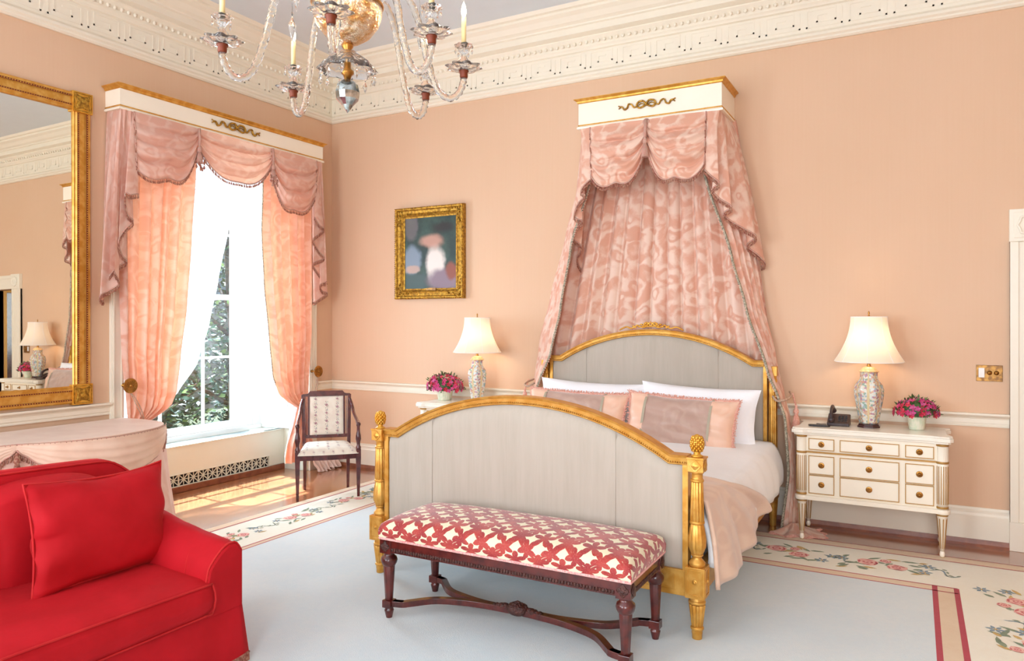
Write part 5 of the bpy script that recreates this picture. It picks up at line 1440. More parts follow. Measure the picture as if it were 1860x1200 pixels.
def tail(F, pts, z0, parent, mat, top, name='tail'):
    """cascade: pts = (u, o, hem z) stations along the folded hem; top = (u, o) stations along the pelmet"""
    m = MB(); cu = catmull([(p[0], p[1], p[2]) for p in pts], 6); L = len(cu); NV = 28
    tl = [0]
    for a, b in zip(top, top[1:]): tl.append(tl[-1] + math.hypot(b[0] - a[0], b[1] - a[1]))
    def tp(t):
        d = t * tl[-1]
        for i in range(len(top) - 1):
            if d <= tl[i + 1] + 1e-9:
                k = (d - tl[i]) / max(1e-6, tl[i + 1] - tl[i]); return lerp(top[i][0], top[i + 1][0], k), lerp(top[i][1], top[i + 1][1], k)
        return top[-1]
    T = [tp(k / (L - 1)) for k in range(L)]
    def fn(a, v):
        k = a * (L - 1); i = min(L - 2, int(k + 1e-9)); f = k - i; c = cu[i].lerp(cu[i + 1], f); tu, to = T[i] if f < .5 else T[i + 1]
        s_ = v ** .75; g = .008 * sin(a * 22) * (1 - v)
        return F(lerp(tu, c[0], s_), lerp(to + g, c[1], s_), lerp(z0, c[2], v))
    acc = [0]
    for a, b in zip(cu, cu[1:]): acc.append(acc[-1] + math.hypot(b[0] - a[0], b[1] - a[1]))
    m.grid(fn, L - 1, NV, uvfn=lambda a, v: (acc[int(round(a * (L - 1)))], v * (z0 - cu[min(L - 1, int(a * (L - 1)))][2])))
    t_ = part(name, m, mat, parent, fixn=False)
    hem = [fn(k / (L - 1), 1) for k in range(L)]
    part('fringe', fringe_mb([hem], .032, .012, .0052), [M['fringe'], M['fringe_red']], t_)
    return t_, fn
def FW(u, o, z_): return (.20 + o, u, z_)          # window pelmet plane (front face x = .19)
wv = thing('window_swag_valance', 'pink damask swags and cascading tails hung from the window pelmet', 'valance', (.2, -1.47, 3.27))
ZW = 3.275
s1, f1 = swag(FW, -2.50, -1.90, ZW, .42, .16, .45, 1, parent=wv, mat=M['damask_swag'], skew=-1.0)
s2, f2 = swag(FW, -1.93, -1.06, ZW, .12, .12, .36, 2, depth=.03, parent=wv, mat=M['damask_swag'], gt=.04)
s3, f3 = swag(FW, -1.10, -.46, ZW, .12, .34, .53, 3, parent=wv, mat=M['damask_swag'], skew=1.0)
for u in (-1.915, -1.08):
    part('tassel', tassel_mb((.245, u, ZW - .20), 1.1).tube([(.24, u, ZW - .005), (.25, u, ZW - .10), (.245, u, ZW - .16)], .012, 8), M['fringe'], wv)
    b = MB()
    for k in range(14):
        z1 = ZW - .26 - .02 * (k % 5); b.lathe([(.004, 0), (.010, -.02), (.004, -.035)], (.245 + random.uniform(-.02, .03), u + random.uniform(-.05, .05), z1), 6)
    part('rosette_tassels', b, M['fringe_red'], wv)
part('fringe', fringe_mb([[f1(0.0, k / 20) for k in range(21)]], .022, .014), [M['fringe'], M['fringe_red']], wv)
part('fringe', fringe_mb([[f3(1.0, k / 20) for k in range(21)]], .022, .014), [M['fringe'], M['fringe_red']], wv)
# left cascade (nearer tails short, outermost long), then the return to the wall
tail(FW, [(-2.47, .02, 2.62), (-2.545, .035, 2.60), (-2.59, .03, 2.60), (-2.56, .012, 2.45), (-2.50, .0, 2.40), (-2.56, -.01, 2.33), (-2.62, -.005, 2.23), (-2.58, -.02, 2.12), (-2.535, -.03, 2.08), (-2.62, -.035, 2.02), (-2.68, -.03, 1.95)], ZW, wv, M['damask_swag'], [(-2.47, .0), (-2.595, -.005), (-2.597, -.03)])
tail(FW, [(-2.66, .004, 1.98), (-2.60, -.03, 1.90), (-2.66, -.06, 1.84), (-2.74, -.05, 1.80), (-2.70, -.10, 1.76), (-2.66, -.14, 1.76), (-2.64, -.19, 1.80)], ZW, wv, M['damask_swag'], [(-2.590, -.012), (-2.597, -.19)])
tail(FW, [(-.50, .02, 2.68), (-.44, .035, 2.60), (-.37, .03, 2.57), (-.45, .012, 2.50), (-.50, .0, 2.44), (-.40, -.01, 2.33), (-.33, -.005, 2.27), (-.44, -.02, 2.22), (-.47, -.03, 2.18), (-.36, -.035, 2.08), (-.29, -.03, 2.00)], ZW, wv, M['damask_swag'], [(-.50, .0), (-.358, -.005), (-.355, -.03)])
tail(FW, [(-.30, .004, 2.02), (-.37, -.03, 1.98), (-.30, -.06, 1.92), (-.23, -.05, 1.90), (-.30, -.10, 1.84), (-.34, -.14, 1.80), (-.31, -.19, 1.84)], ZW, wv, M['damask_swag'], [(-.362, -.012), (-.355, -.19)])

# ---------------------------------------------------------------- window curtains
def curtain(tabs, name, lab, mat, xc, amp, n, z_top, z_bot, parent_label_cat='curtain', bead=None, seed=0, NU=110, NV=90, group=None, xoff=None):
    """tabs: (table z->inner edge y, table z->outer edge y, table z->fullness 0..1)"""
    ti, to, tf = tabs; rnd = random.Random(seed); ph = rnd.uniform(0, 6)
    zs = lambda v: lerp(z_top, z_bot, v)
    def fn(u, v):
        z_ = zs(v); yi = interp(ti, -z_); yo = interp(to, -z_); f = interp(tf, -z_)
        uu = u + .02 * sin(u * 9 + ph) ; w_ = abs(yo - yi)
        y = lerp(yi, yo, uu); x = xc + (interp(xoff, -z_) if xoff else 0) + amp * f * (sin(2 * pi * n * u + ph + .5 * sin(z_ * 1.3 + u * 5)) + .35 * sin(2 * pi * n * 1.7 * u + ph * 2))
        y += .12 * w_ / n * cos(2 * pi * n * u + ph) * f
        return (x, y, z_)
    y0 = interp(ti, -z_top); y1 = interp(to, -z_top)
    t = thing(name, lab, parent_label_cat, (xc, (y0 + y1) / 2, max(0, z_bot)), 0, group)
    Wd = abs(y1 - y0) * 1.6
    part('panel', MB().grid(fn, NU, NV, uvfn=lambda u, v: (u * Wd, v * (z_top - z_bot))), mat, t, fixn=False)
    if bead:
        path = [fn(0, k / NV) for k in range(int(NV * bead) + 1)]
        part('bead_fringe', fringe_mb([[(p[0] + .01, p[1], p[2]) for p in path]], .018, .030, .006, .010), [M['bead_fringe'], M['bead_fringe']], t)
    return t, fn
N = lambda t: [(-a, b) for a, b in t]
# left panel: tied back at z=.85, billowing just above
L_in = N([(3.27, -1.79), (2.9, -1.82), (2.34, -1.87), (1.71, -1.93), (1.32, -1.99), (1.0, -2.03), (.88, -2.08), (.80, -2.20), (.74, -2.33), (.6, -2.30), (.3, -2.22), (.02, -2.16)])
L_out = N([(3.27, -2.53), (2.2, -2.52), (1.3, -2.50), (1.0, -2.47), (.80, -2.46), (.74, -2.455), (.5, -2.49), (.02, -2.52)])
L_f = N([(3.27, .8), (2.0, 1.0), (1.1, 1.0), (.85, .9), (.75, .5), (.5, .8), (.02, 1.1)])
cl, fcl = curtain((L_in, L_out, L_f), 'window_curtain', 'pink damask window curtain tied back on the left side, nearer the mirror', M['damask_window'], .07, .035, 6.5, 3.27, .02, bead=.72, seed=2, group='pink curtains at the window')
R_in = N([(3.27, -1.05), (2.91, -1.04), (2.5, -1.05), (1.96, -1.01), (1.48, -.95), (1.05, -.90), (.86, -.82), (.76, -.70), (.70, -.58), (.55, -.62), (.3, -.72), (.20, -.74)])
R_out = N([(3.27, -.36), (2.1, -.36), (1.5, -.37), (1.05, -.42), (.86, -.44), (.74, -.44), (.5, -.42), (.2, -.36)])
cr_, fcr = curtain((R_in, R_out, L_f), 'window_curtain', 'pink damask window curtain tied back on the right side, behind the armchair', M['damask_window'], .07, .032, 6.0, 3.27, .14, bead=.74, seed=5, group='pink curtains at the window')
# ruffled lace-edged hem pooling beside the armchair
ru = MB()
def ruf(u, v):
    y = lerp(-.42, -.08, u); return (.09 + .03 * sin(u * 40) * v + .10 * v, y + .01 * sin(v * 9 + u * 20), lerp(.17, .012, v) + .01 * sin(u * 33) * v)
ru.grid(ruf, 60, 10); part('pooled_hem', ru, M['lining'], cr_, fixn=False)
fz = [(-.3 * 0) for _ in range(1)]
SLi = N([(3.2, -1.22), (2.92, -1.25), (2.52, -1.33), (1.99, -1.46), (1.59, -1.56), (1.22, -1.69), (.95, -1.90), (.80, -2.20), (.6, -2.25), (.46, -2.25)])
SLo = N([(3.2, -2.42), (1.0, -2.42), (.8, -2.42), (.46, -2.42)])
SRi = N([(3.2, -1.24), (2.9, -1.21), (2.01, -1.16), (1.67, -1.11), (1.34, -1.02), (1.0, -.87), (.88, -.76), (.78, -.60), (.5, -.66), (.18, -.74)])
SRo = N([(3.2, -.44), (1.0, -.46), (.8, -.46), (.46, -.46)])
Sf = N([(3.2, 1), (1.0, 1), (.8, .5), (.46, .8)])
curtain((SLi, SLo, Sf), 'sheer_curtain', 'translucent white sheer swept to the left of the window', M['sheer'], -.10, .028, 8, 3.24, .46, seed=1, group='white sheers at the window')
SRx = N([(3.2, 0), (.95, 0), (.7, .10), (.46, .13)])
curtain((SRi, SRo, Sf), 'sheer_curtain', 'translucent white sheer swept to the right of the window', M['sheer'], -.10, .026, 7, 3.24, .20, seed=3, group='white sheers at the window', xoff=SRx)
def tieback(y, z_, lab, to):
    t = thing('curtain_tieback', lab, 'tieback', (0.03, y, z_), 0, 'gilt medallion tiebacks at the window')
    part('stem', MB().lathe([(.018, 0), (.018, .008), (.008, .012), (.008, .09)], (.028, y, z_), 14, 0, (1, 0, 0)), M['brass'], t)
    m = MB().lathe([(.02, .085), (.055, .09), (.062, .098), (.058, .106), (.050, .102), (.046, .107), (.020, .109), (.016, .104), (.013, .112), (0, .118)], (.028, y, z_), 32, 0, (1, 0, 0))
    for k in range(18):
        a = 2 * pi * k / 18; m.obox((.138, y + cos(a) * .020, z_ + sin(a) * .020), (.137, y + cos(a) * .047, z_ + sin(a) * .047), .004, .007, (1, 0, 0), w2=.009)
    part('medallion', m, M['brass'], t)
    m = MB(); sg = 1 if to > y else -1
    for o in (0, .02): m.tube(catmull([(.10, y, z_ - .03), (.13, y + sg * .03 + o, z_ - .12), (.13, to * .6 + y * .4 + o, z_ - .24), (.08, to, z_ - .33)], 8), .004, 6)
    part('silk_cord', m, M['cord'], t)
tieback(-2.475, 1.075, 'round gilt flower medallion tieback on the left side of the window', -2.33)
tieback(-.345, 1.062, 'round gilt flower medallion tieback on the right, nearer the corner', -.46)

# ---------------------------------------------------------------- bed canopy drapery
def FC(u, o, z_): return (u, -.465 - o, z_)
bv = thing('bed_swag_valance', 'pink damask double swag with side tails hung from the bed pelmet', 'valance', (3.785, -.46, 3.22))
ZC = 3.225
c1, g1 = swag(FC, 3.30, 3.79, ZC, .36, .20, .44, 11, parent=bv, mat=M['damask'], gt=.05, skew=-.8)
c2, g2 = swag(FC, 3.79, 4.27, ZC, .20, .36, .44, 12, parent=bv, mat=M['damask'], gt=.05, skew=.8)
part('tassel', tassel_mb((3.79, -.51, ZC - .19), 1.2).tube([(3.79, -.48, ZC), (3.79, -.51, ZC - .08), (3.79, -.51, ZC - .15)], .014, 8).lathe([(.03, 0), (.028, .01), (.012, .014), (0, .02)], (3.79, -.475, ZC - .02), 16, 0, (0, -1, 0)), M['fringe'], bv)
part('fringe', fringe_mb([[g1(0, k / 20) for k in range(21)]], .022, .014), [M['fringe'], M['fringe_red']], bv)
part('fringe', fringe_mb([[g2(1, k / 20) for k in range(21)]], .022, .014), [M['fringe'], M['fringe_red']], bv)
tail(FC, [(3.33, .01, 2.80), (3.27, .02, 2.76), (3.215, .01, 2.70), (3.24, -.02, 2.66), (3.16, -.05, 2.60), (3.11, -.09, 2.50), (3.17, -.13, 2.46), (3.07, -.17, 2.40), (3.05, -.22, 2.32), (3.10, -.27, 2.26), (3.03, -.33, 2.16), (3.03, -.40, 2.08), (3.06, -.45, 2.06)], ZC, bv, M['damask'], [(3.33, .0), (3.20, -.005), (3.195, -.44)])
tail(FC, [(4.25, .01, 2.78), (4.31, .02, 2.72), (4.37, .01, 2.66), (4.31, -.01, 2.62), (4.36, -.04, 2.55), (4.45, -.06, 2.48), (4.38, -.09, 2.44), (4.43, -.14, 2.38), (4.52, -.18, 2.32), (4.60, -.24, 2.26), (4.52, -.29, 2.20), (4.60, -.34, 2.12), (4.64, -.40, 2.06), (4.60, -.445, 2.04)], ZC, bv, M['damask'], [(4.25, .0), (4.37, -.005), (4.375, -.44)])
# pleated back cloth on the wall behind the headboard
bc = thing('canopy_backcloth', 'pleated pink damask cloth hanging on the wall behind the headboard', 'drapery', (3.75, -.03, .9))
def bcf(u, v):
    z_ = lerp(3.24, .9, v); k = (3.24 - z_) / 2.3; x0 = 3.17 - .50 * k ** .95; x1 = 4.40 + .34 * k ** .95
    x = lerp(x0, x1, u); n = 13
    return (x + .010 * cos(2 * pi * n * u), -.070 - .030 * (2 * abs(sin(pi * n * u + .6 * sin(u * 9))) ** .7 - 1 + .5 * sin(2 * pi * n * .5 * u + 2)) * (.6 + .4 * v), z_)
part('cloth', MB().grid(bcf, 220, 30, uvfn=lambda u, v: (u * 2.2, v * 2.3)), M['damask'], bc, fixn=False)
def side_drape(name, lab, inn, out, seed, flare):
    """inn / out: z -> (x, y) of the front and wall-side edges"""
    ti = N([(z_, x) for z_, x, y in inn]); tiy = N([(z_, y) for z_, x, y in inn]); to = N([(z_, x) for z_, x, y in out]); toy = N([(z_, y) for z_, x, y in out])
    z1 = inn[-1][0]; rnd = random.Random(seed); ph = rnd.uniform(0, 6)
    def fn(u, v):
        z_ = lerp(3.24, z1, v); xi, yi, xo, yo = (interp(t, -z_) for t in (ti, tiy, to, toy)); n = 4.5
        x = lerp(xi, xo, u); y = lerp(yi, yo, u); d = Vector((yo - yi, -(xo - xi), 0)); L = max(.001, d.length); d /= L
        g = .9 - .5 * exp(-((z_ - .95) / .22) ** 2)
        o = .018 * g * (sin(2 * pi * n * u + ph + .4 * sin(z_ * 2)) + .4 * sin(2 * pi * n * 1.9 * u + ph)) * min(1, u * 6 + .2)
        return (x + d.x * o, min(-.012, y + d.y * o), max(.012, z_))
    t = thing(name, lab, 'curtain', (out[0][1], -.2, max(0, z1)), 0, 'pink side curtains of the bed canopy')
    part('panel', MB().grid(fn, 60, 90, uvfn=lambda u, v: (u * .8, v * 3.2)), M['damask'], t, fixn=False)
    path = [fn(0, k / 90) for k in range(91)]
    part('bead_fringe', fringe_mb([path], .020, .022, .007, .022), [M['bead_fringe'], M['sham_fringe']], t)
    return t, fn
RI = [(3.24, 4.20, -.44), (2.74, 4.24, -.40), (2.1, 4.43, -.33), (1.7, 4.53, -.29), (1.2, 4.69, -.27), (1.02, 4.765, -.27), (.85, 4.82, -.28), (.45, 4.845, -.31), (.02, 4.80, -.33)]
RO = [(3.24, 4.385, -.05), (2.87, 4.44, -.05), (2.33, 4.53, -.05), (1.79, 4.61, -.05), (1.3, 4.72, -.05), (1.0, 4.79, -.06), (.85, 4.83, -.07), (.65, 4.86, -.07), (.02, 4.90, -.10)]
rd, frd = side_drape('canopy_curtain', 'pink damask canopy curtain falling right of the headboard and pooling by the nightstand', RI, RO, 4, .1)
LI = [(3.24, 3.32, -.44), (2.80, 3.26, -.36), (2.25, 3.05, -.30), (1.71, 2.94, -.28), (1.32, 2.84, -.27), (1.06, 2.72, -.26), (.9, 2.64, -.26), (.45, 2.60, -.28), (.02, 2.62, -.30)]
LO = [(3.24, 3.19, -.05), (2.87, 3.02, -.05), (2.37, 2.89, -.05), (1.82, 2.73, -.05), (1.41, 2.61, -.05), (1.04, 2.56, -.06), (.9, 2.55, -.06), (.45, 2.50, -.06), (.02, 2.48, -.08)]
side_drape('canopy_curtain', 'pink damask canopy curtain falling left of the headboard towards the left lamp', LI, LO, 6, .1)
# pooled cloth on the floor by the nightstand
def pool(u, v):
    a = lerp(-2.5, .9, u); r = lerp(.02, .165 + .018 * sin(u * 34) + .02 * sin(u * 13), v)
    return (4.885 + cos(a) * r * 1.15 + .02 * v, -.30 + sin(a) * r * 1.05, .020 + .055 * (1 - v) ** 1.5 + .010 * sin(u * 30) * v)
pp = part('pooled_hem', MB().grid(pool, 60, 12, uvfn=lambda u, v: (u, v * .2)), M['damask'], rd, fixn=False)
fr_ = MB(); e = [Vector(pool(k / 60, 1)) for k in range(61)]
for p in resample(e, .008):
    d = (p - Vector((4.885, -.30, p.z))).normalized(); fr_.obox(p, (p.x + d.x * .022, p.y + d.y * .022, .014), .006, .004)
part('ruffle_fringe', fr_, M['sham_fringe'], pp)
# tie cords with tassels at headboard height
for (x, y, z_, s, lab) in ((4.80, -.16, 1.04, 1, 'salmon tassel tieback holding the right canopy curtain'), (2.60, -.16, 1.06, -1, 'salmon tassel tieback holding the left canopy curtain')):
    t = thing('tassel_tieback', lab, 'tieback', (x, y, z_))
    part('cord', MB().tube(catmull([(x - s * .07, -.27, z_ - .02), (x - s * .03, -.31, z_ - .05), (x + s * .03, -.27, z_ - .04), (x + s * .05, -.16, z_ - .02), (x + s * .025, -.06, z_ + .0)], 8), .009, 7), M['cord'], t)
    part('tassel', tassel_mb((x + s * .085, -.16, z_ - .15), 1.3).tube([(x + s * .055, -.14, z_), (x + s * .085, -.16, z_ - .10)], .006, 6), M['sham_fringe'], t)

# ---------------------------------------------------------------- mirror
my0, my1, mz0, mz1 = -4.70, -2.745, .965, 3.355
mr = thing('wall_mirror', 'large gilded rectangular mirror on the wall left of the window', 'mirror', (0, (my0 + my1) / 2, mz0))
fw = .135
m = MB()
prof2 = [(0, .0), (0, .030), (.010, .038), (.022, .038), (.030, .028), (.036, .026), (.092, .030), (.098, .036), (.108, .036), (.116, .028), (.128, .030), (.135, .022), (.135, 0)]
def frame_sides(y0, y1, z0, z1, prof_, x0=0.0):
    m = MB(); C = [((y0, z0), (1, 1)), ((y1, z0), (-1, 1)), ((y1, z1), (-1, -1)), ((y0, z1), (1, -1))]; v = []; L = len(prof_)
    for (cy, cz), (sy, sz) in C:
        for (o, d) in prof_: v.append((x0 + d, cy + sy * o, cz + sz * o))
    return m.add(v, [(i * L + k, ((i + 1) % 4) * L + k, ((i + 1) % 4) * L + k + 1, i * L + k + 1) for i in range(4) for k in range(L - 1)])
part('frame', frame_sides(my0, my1, mz0, mz1, prof2), M['gold'], mr)
b = MB()
for (o, r, stp) in ((.028, .0052, .018), (.098, .0046, .017)):
    c = [(my0 + o, mz0 + o), (my1 - o, mz0 + o), (my1 - o, mz1 - o), (my0 + o, mz1 - o)]
    for (a, q) in zip(c, c[1:] + c[:1]):
        for p in resample([(.036, a[0], a[1]), (.036, q[0], q[1])], stp): b.ball(p, r, 6)
part('beading', b, M['goldlight'], mr)
gv = MB()
for (o, wd) in ((.028, .012), (.098, .010)):
    c = [(my0 + o, mz0 + o), (my1 - o, mz0 + o), (my1 - o, mz1 - o), (my0 + o, mz1 - o)]
    for (a, q) in zip(c, c[1:] + c[:1]): gv.obox((.0345, a[0], a[1]), (.0345, q[0], q[1]), wd, .008, (1, 0, 0))
part('bole_groove', gv, M['bole'], mr)
for cy in (my0 + .0675, my1 - .0675):
    for cz in (mz0 + .0675, mz1 - .0675):
        b = MB().box((.0, cy - .079, cz - .079), (.046, cy + .079, cz + .079)); k_ = part('corner_block', b, M['goldlight'], mr, bevel=.004)
        b = MB().lathe([(.055, 0), (.052, .006), (.03, .003), (.014, .009), (0, .011)], (.046, cy, cz), 32, 0, (1, 0, 0), flute=lambda t, z_: 1 + .22 * cos(4 * t + pi))
        for k in range(4):
            a = pi / 4 + k * pi / 2; b.ball((.048, cy + cos(a) * .066, cz + sin(a) * .066), .012, 8, 0, (.5, 1, 1))
        for (a0, a1) in (((-1, -1), (1, -1)), ((1, -1), (1, 1)), ((1, 1), (-1, 1)), ((-1, 1), (-1, -1))): b.obox((.047, cy + a0[0] * .066, cz + a0[1] * .066), (.047, cy + a1[0] * .066, cz + a1[1] * .066), .006, .006)
        part('corner_rosette', b, M['antique'], k_)
g = MB(); x_t, x_b = .012, .022
g.add([(x_b, my0 + .12, mz0 + .12), (x_b, my1 - .12, mz0 + .12), (x_t, my1 - .12, mz1 - .12), (x_t, my0 + .12, mz1 - .12), (0, my0 + .12, mz0 + .12), (0, my1 - .12, mz0 + .12), (0, my1 - .12, mz1 - .12), (0, my0 + .12, mz1 - .12)], [(0, 1, 2, 3), (7, 6, 5, 4), (0, 4, 5, 1), (1, 5, 6, 2), (2, 6, 7, 3), (3, 7, 4, 0)])
part('mirror_glass', g, M['mirrormat'], mr)

# ---------------------------------------------------------------- skirted table under the mirror
tb = thing('skirted_table', 'kidney table in a pale pink fringed skirt between the mirror and the sofa', 'table', (.35, -3.5, 0))
TZ = .815
front = catmull([(.045, -2.50, 0), (.30, -2.47, 0), (.56, -2.50, 0), (.72, -2.62, 0), (.82, -2.80, 0), (.87, -3.08, 0), (.80, -3.38, 0), (.66, -3.64, 0), (.62, -3.85, 0), (.70, -4.15, 0), (.82, -4.45, 0), (.78, -4.80, 0), (.55, -4.98, 0), (.045, -5.0, 0)], 8)
front = [Vector(p) for p in front]
part('cloth_top', MB().prism([(p.x, p.y) for p in front], 2, TZ - .012, TZ), M['cloth'], tb, bevel=.004)
acc = [0]
for a, b_ in zip(front, front[1:]): acc.append(acc[-1] + (b_ - a).length)
TL = acc[-1]
def fp(s):
    s = max(0, min(TL - 1e-5, s))
    for i in range(len(acc) - 1):
        if acc[i + 1] >= s:
            f = (s - acc[i]) / (acc[i + 1] - acc[i]); p = front[i].lerp(front[i + 1], f)
            d0 = (front[min(i + 2, len(front) - 1)] - front[i]); n1 = Vector((-d0.y, d0.x, 0)).normalized()
            if n1.dot(p - Vector((.1, -3.7, 0))) < 0: n1 = -n1
            return p, n1
    return front[-1], Vector((1, 0, 0))
FPC = [fp(TL * k / 240) for k in range(241)]
def skirtf(u, v):
    p, n1 = FPC[int(round(u * 240))]; s = u * TL
    o = .002 + .10 * v ** 1.2 + .020 * v * sin(s * 17 + sin(s * 3)) + .01 * v * sin(s * 41)
    if p.x < .3 and p.y > -3: n1 = (n1 + Vector((0, .6, 0))).normalized(); o *= 1.1
    q = p + n1 * o
    if q.x < .045: q.x = .045
    return (q.x, q.y, lerp(TZ - .006, .012, v))
part('skirt', MB().grid(skirtf, 240, 20, uvfn=lambda u, v: (u * TL, v)), M['skirt'], tb, fixn=False)
# scalloped over-swags: station arclengths of the pinned peaks
def s_at(y, lo=True):
    best = min(range(241), key=lambda k: abs(FPC[k][0].y - y) + (0 if FPC[k][0].x > .5 else 5)); return best / 240 * TL
pk = [s_at(-2.53), s_at(-3.62), s_at(-4.75)]
for k in range(2):
    a0, a1 = pk[k], pk[k + 1]
    def sf(u, v):
        s = lerp(a0, a1, u); p, n1 = FPC[min(240, int(round(s / TL * 240)))]; c = 1 - abs(2 * u - 1) ** 2.2
        f = sin(v * 4.5 * 2 * pi + 1.2 * u) * .006 * sin(pi * u)
        q = p + n1 * (.016 + .030 * sin(pi * v * .9 + .1) * sin(pi * u) + f); return (q.x, q.y, TZ - .004 - .035 * v - .235 * v * c)
    sm = part('over_swag', MB().grid(sf, 60, 30, uvfn=lambda u, v: (u * 1.2, v * .3)), M['cloth'], tb, fixn=False)
    part('fringe', fringe_mb([[sf(j / 60, 1) for j in range(61)]], .035, .016, .006), [M['fringe'], M['fringe_red']], sm)
    part('fringe', fringe_mb([[(lambda q: (q[0], q[1], q[2] + .004))(sf(j / 60, .02)) for j in range(61)]], .006, .03, .003, .006), [M['fringe'], M['fringe_red']], sm)
p, n1 = fp(pk[1]); q = p + n1 * .05
part('tassel', tassel_mb((q.x, q.y, TZ - .11), 1.2), M['fringe_red'], tb)

# ---------------------------------------------------------------- framed painting (generic dark study) and switch plate
px0, px1, pz0, pz1 = .915, 1.765, 1.825, 2.77
pt = thing('framed_painting', 'small dark oil painting in an ornate gold frame between window and lamp', 'painting', ((px0 + px1) / 2, 0, pz0))
pf = [(0, 0), (0, .045), (.012, .058), (.024, .056), (.034, .040), (.060, .034), (.072, .040), (.080, .036), (.088, .028), (.092, .022), (.108, .018), (.108, 0)]
fm = frame_sides(px0, px1, pz0, pz1, pf); fm.v = [(y, -x, z_) for x, y, z_ in fm.v]; part('frame', fm, M['antique'], pt)
b = MB(); o = .076; c = [(px0 + o, pz0 + o), (px1 - o, pz0 + o), (px1 - o, pz1 - o), (px0 + o, pz1 - o)]
for (a, q) in zip(c, c[1:] + c[:1]):
    for p in resample([(a[0], -.040, a[1]), (q[0], -.040, q[1])], .016): b.ball(p, .0065, 6)
for cx in (px0 + .05, px1 - .05):
    for cz in (pz0 + .05, pz1 - .05):
        for k in range(26): 
            sx = 1 if cx < 1.3 else -1; sz = 1 if cz < 2.3 else -1; t = random.uniform(0, .19)
            if k % 2: b.ball((cx - sx * .04 + sx * t, -.046 + random.uniform(0, .006), cz - sz * random.uniform(-.02, .04)), random.uniform(.007, .013), 6)
            else: b.ball((cx - sx * random.uniform(-.02, .04), -.046 + random.uniform(0, .006), cz - sz * .04 + sz * t), random.uniform(.007, .013), 6)
c = [(px0 + .008, pz0 + .008), (px1 - .008, pz0 + .008), (px1 - .008, pz1 - .008), (px0 + .008, pz1 - .008)]
for (a, q) in zip(c, c[1:] + c[:1]):
    for p in resample([(a[0], -.056, a[1]), (q[0], -.056, q[1])], .022): b.ball(p, .0075, 6)
part('carved_ornament', b, M['antique'], pt)
def canvas_mat():
    m, nt, b = new_mat('dark_oil_canvas'); v = coords(nt, 'UV'); x, y, _ = xyz(nt, v)
    n = noise(nt, v, 3.0, 4, .6); n2 = noise(nt, v, 7.0, 3)
    c = mix(nt, n.step(.35, .7), srgb('#1E3330'), srgb('#3A5248'))
    def blobm(cx, cy, rx, ry, soft=.25):
        dx = (x - cx + (n2 - .5) * .12) / rx; dy = (y - cy + (n - .5) * .12) / ry; return 1.0 - (dx * dx + dy * dy).sqrt().step(1 - soft, 1 + soft)
    c = mix(nt, blobm(.14, .40, .17, .20), c, srgb('#7E8C9C')); c = mix(nt, blobm(.12, .88, .14, .2) * .6, c, srgb('#7A6E70'))
    c = mix(nt, blobm(.16, .28, .14, .06), c, srgb('#B89C90')); c = mix(nt, (1.0 - y.step(.18, .24)) * (1.0 - x.step(.35, .5)), c, srgb('#3F5250'))
    c = mix(nt, blobm(.60, .34, .17, .24, .3), c, srgb('#E4D8D0')); c = mix(nt, blobm(.52, .66, .20, .09, .45) * .7, c, srgb('#D8A08C'))
    c = mix(nt, blobm(.76, .12, .30, .15, .35), c, srgb('#86707C')); c = mix(nt, blobm(.9, .24, .1, .12, .3), c, srgb('#8A4A3A')); c = mix(nt, blobm(.75, .84, .2, .07, .5) * .8, c, srgb('#241A1A'))
    setc(nt, b, c); b.inputs['Roughness'].default_value = .5; return m
cvs = MB(); cvs.add([(px0 + .10, -.012, pz0 + .10), (px1 - .10, -.012, pz0 + .10), (px1 - .10, -.012, pz1 - .10), (px0 + .10, -.012, pz1 - .10)], [(0, 1, 2, 3)], 0, [[(0, 0), (1, 0), (1, 1), (0, 1)]])
part('canvas', cvs, canvas_mat(), pt, fixn=False)
part('name_plate', MB().box((1.30, -.030, pz0 + .088), (1.42, -.024, pz0 + .112)), M['bronze'], pt)
sw_ = thing('switch_plate', 'mottled bronze plate with a white switch and two knobs beside the door casing', 'switch plate', (6.15, 0, 1.23))
part('plate', MB().box((6.072, -.006, 1.172), (6.230, 0, 1.286)), M['bronze'], sw_, bevel=.002)
part('rocker_switch', MB().box((6.086, -.012, 1.198), (6.122, -.006, 1.266)), M['outlet'], sw_, bevel=.002)
for x in (6.152, 6.193): part('dimmer_knob', MB().lathe([(.015, 0), (.016, .006), (.012, .016), (0, .018)], (x, -.006, 1.232), 18, 0, (0, -1, 0)), M['brass'], sw_)

# ---------------------------------------------------------------- chandelier
CC = Vector((3.771, -4.008, 0))
chd = thing('chandelier', 'crystal chandelier with candle arms hanging over the foot of the bed', 'chandelier', (CC.x, CC.y, 2.40))
def CW(r, a, z_): return (CC.x + r * cos(a), CC.y + r * sin(a), z_)
q = MB().lathe([(.0, 2.400), (.010, 2.412), (.022, 2.430), (.043, 2.452), (.047, 2.478), (.040, 2.508), (.026, 2.522), (.014, 2.530)], (CC.x, CC.y, 0), 12, smooth=False)
part('finial_ball', q, M['crystal_dark'], chd)
q = MB().lathe([(.012, 2.530), (.016, 2.545), (.024, 2.552), (.024, 2.562), (.014, 2.57), (.012, 2.64), (.022, 2.655), (.022, 2.668)], (CC.x, CC.y, 0), 20)
q.tube([(CC.x, CC.y, 2.66), (CC.x, CC.y, 4.34)], .008, 8); q.lathe([(.02, 4.38), (.07, 4.37), (.06, 4.34), (.02, 4.32)], (CC.x, CC.y, 0), 20); part('stem', q, M['brass'], chd)
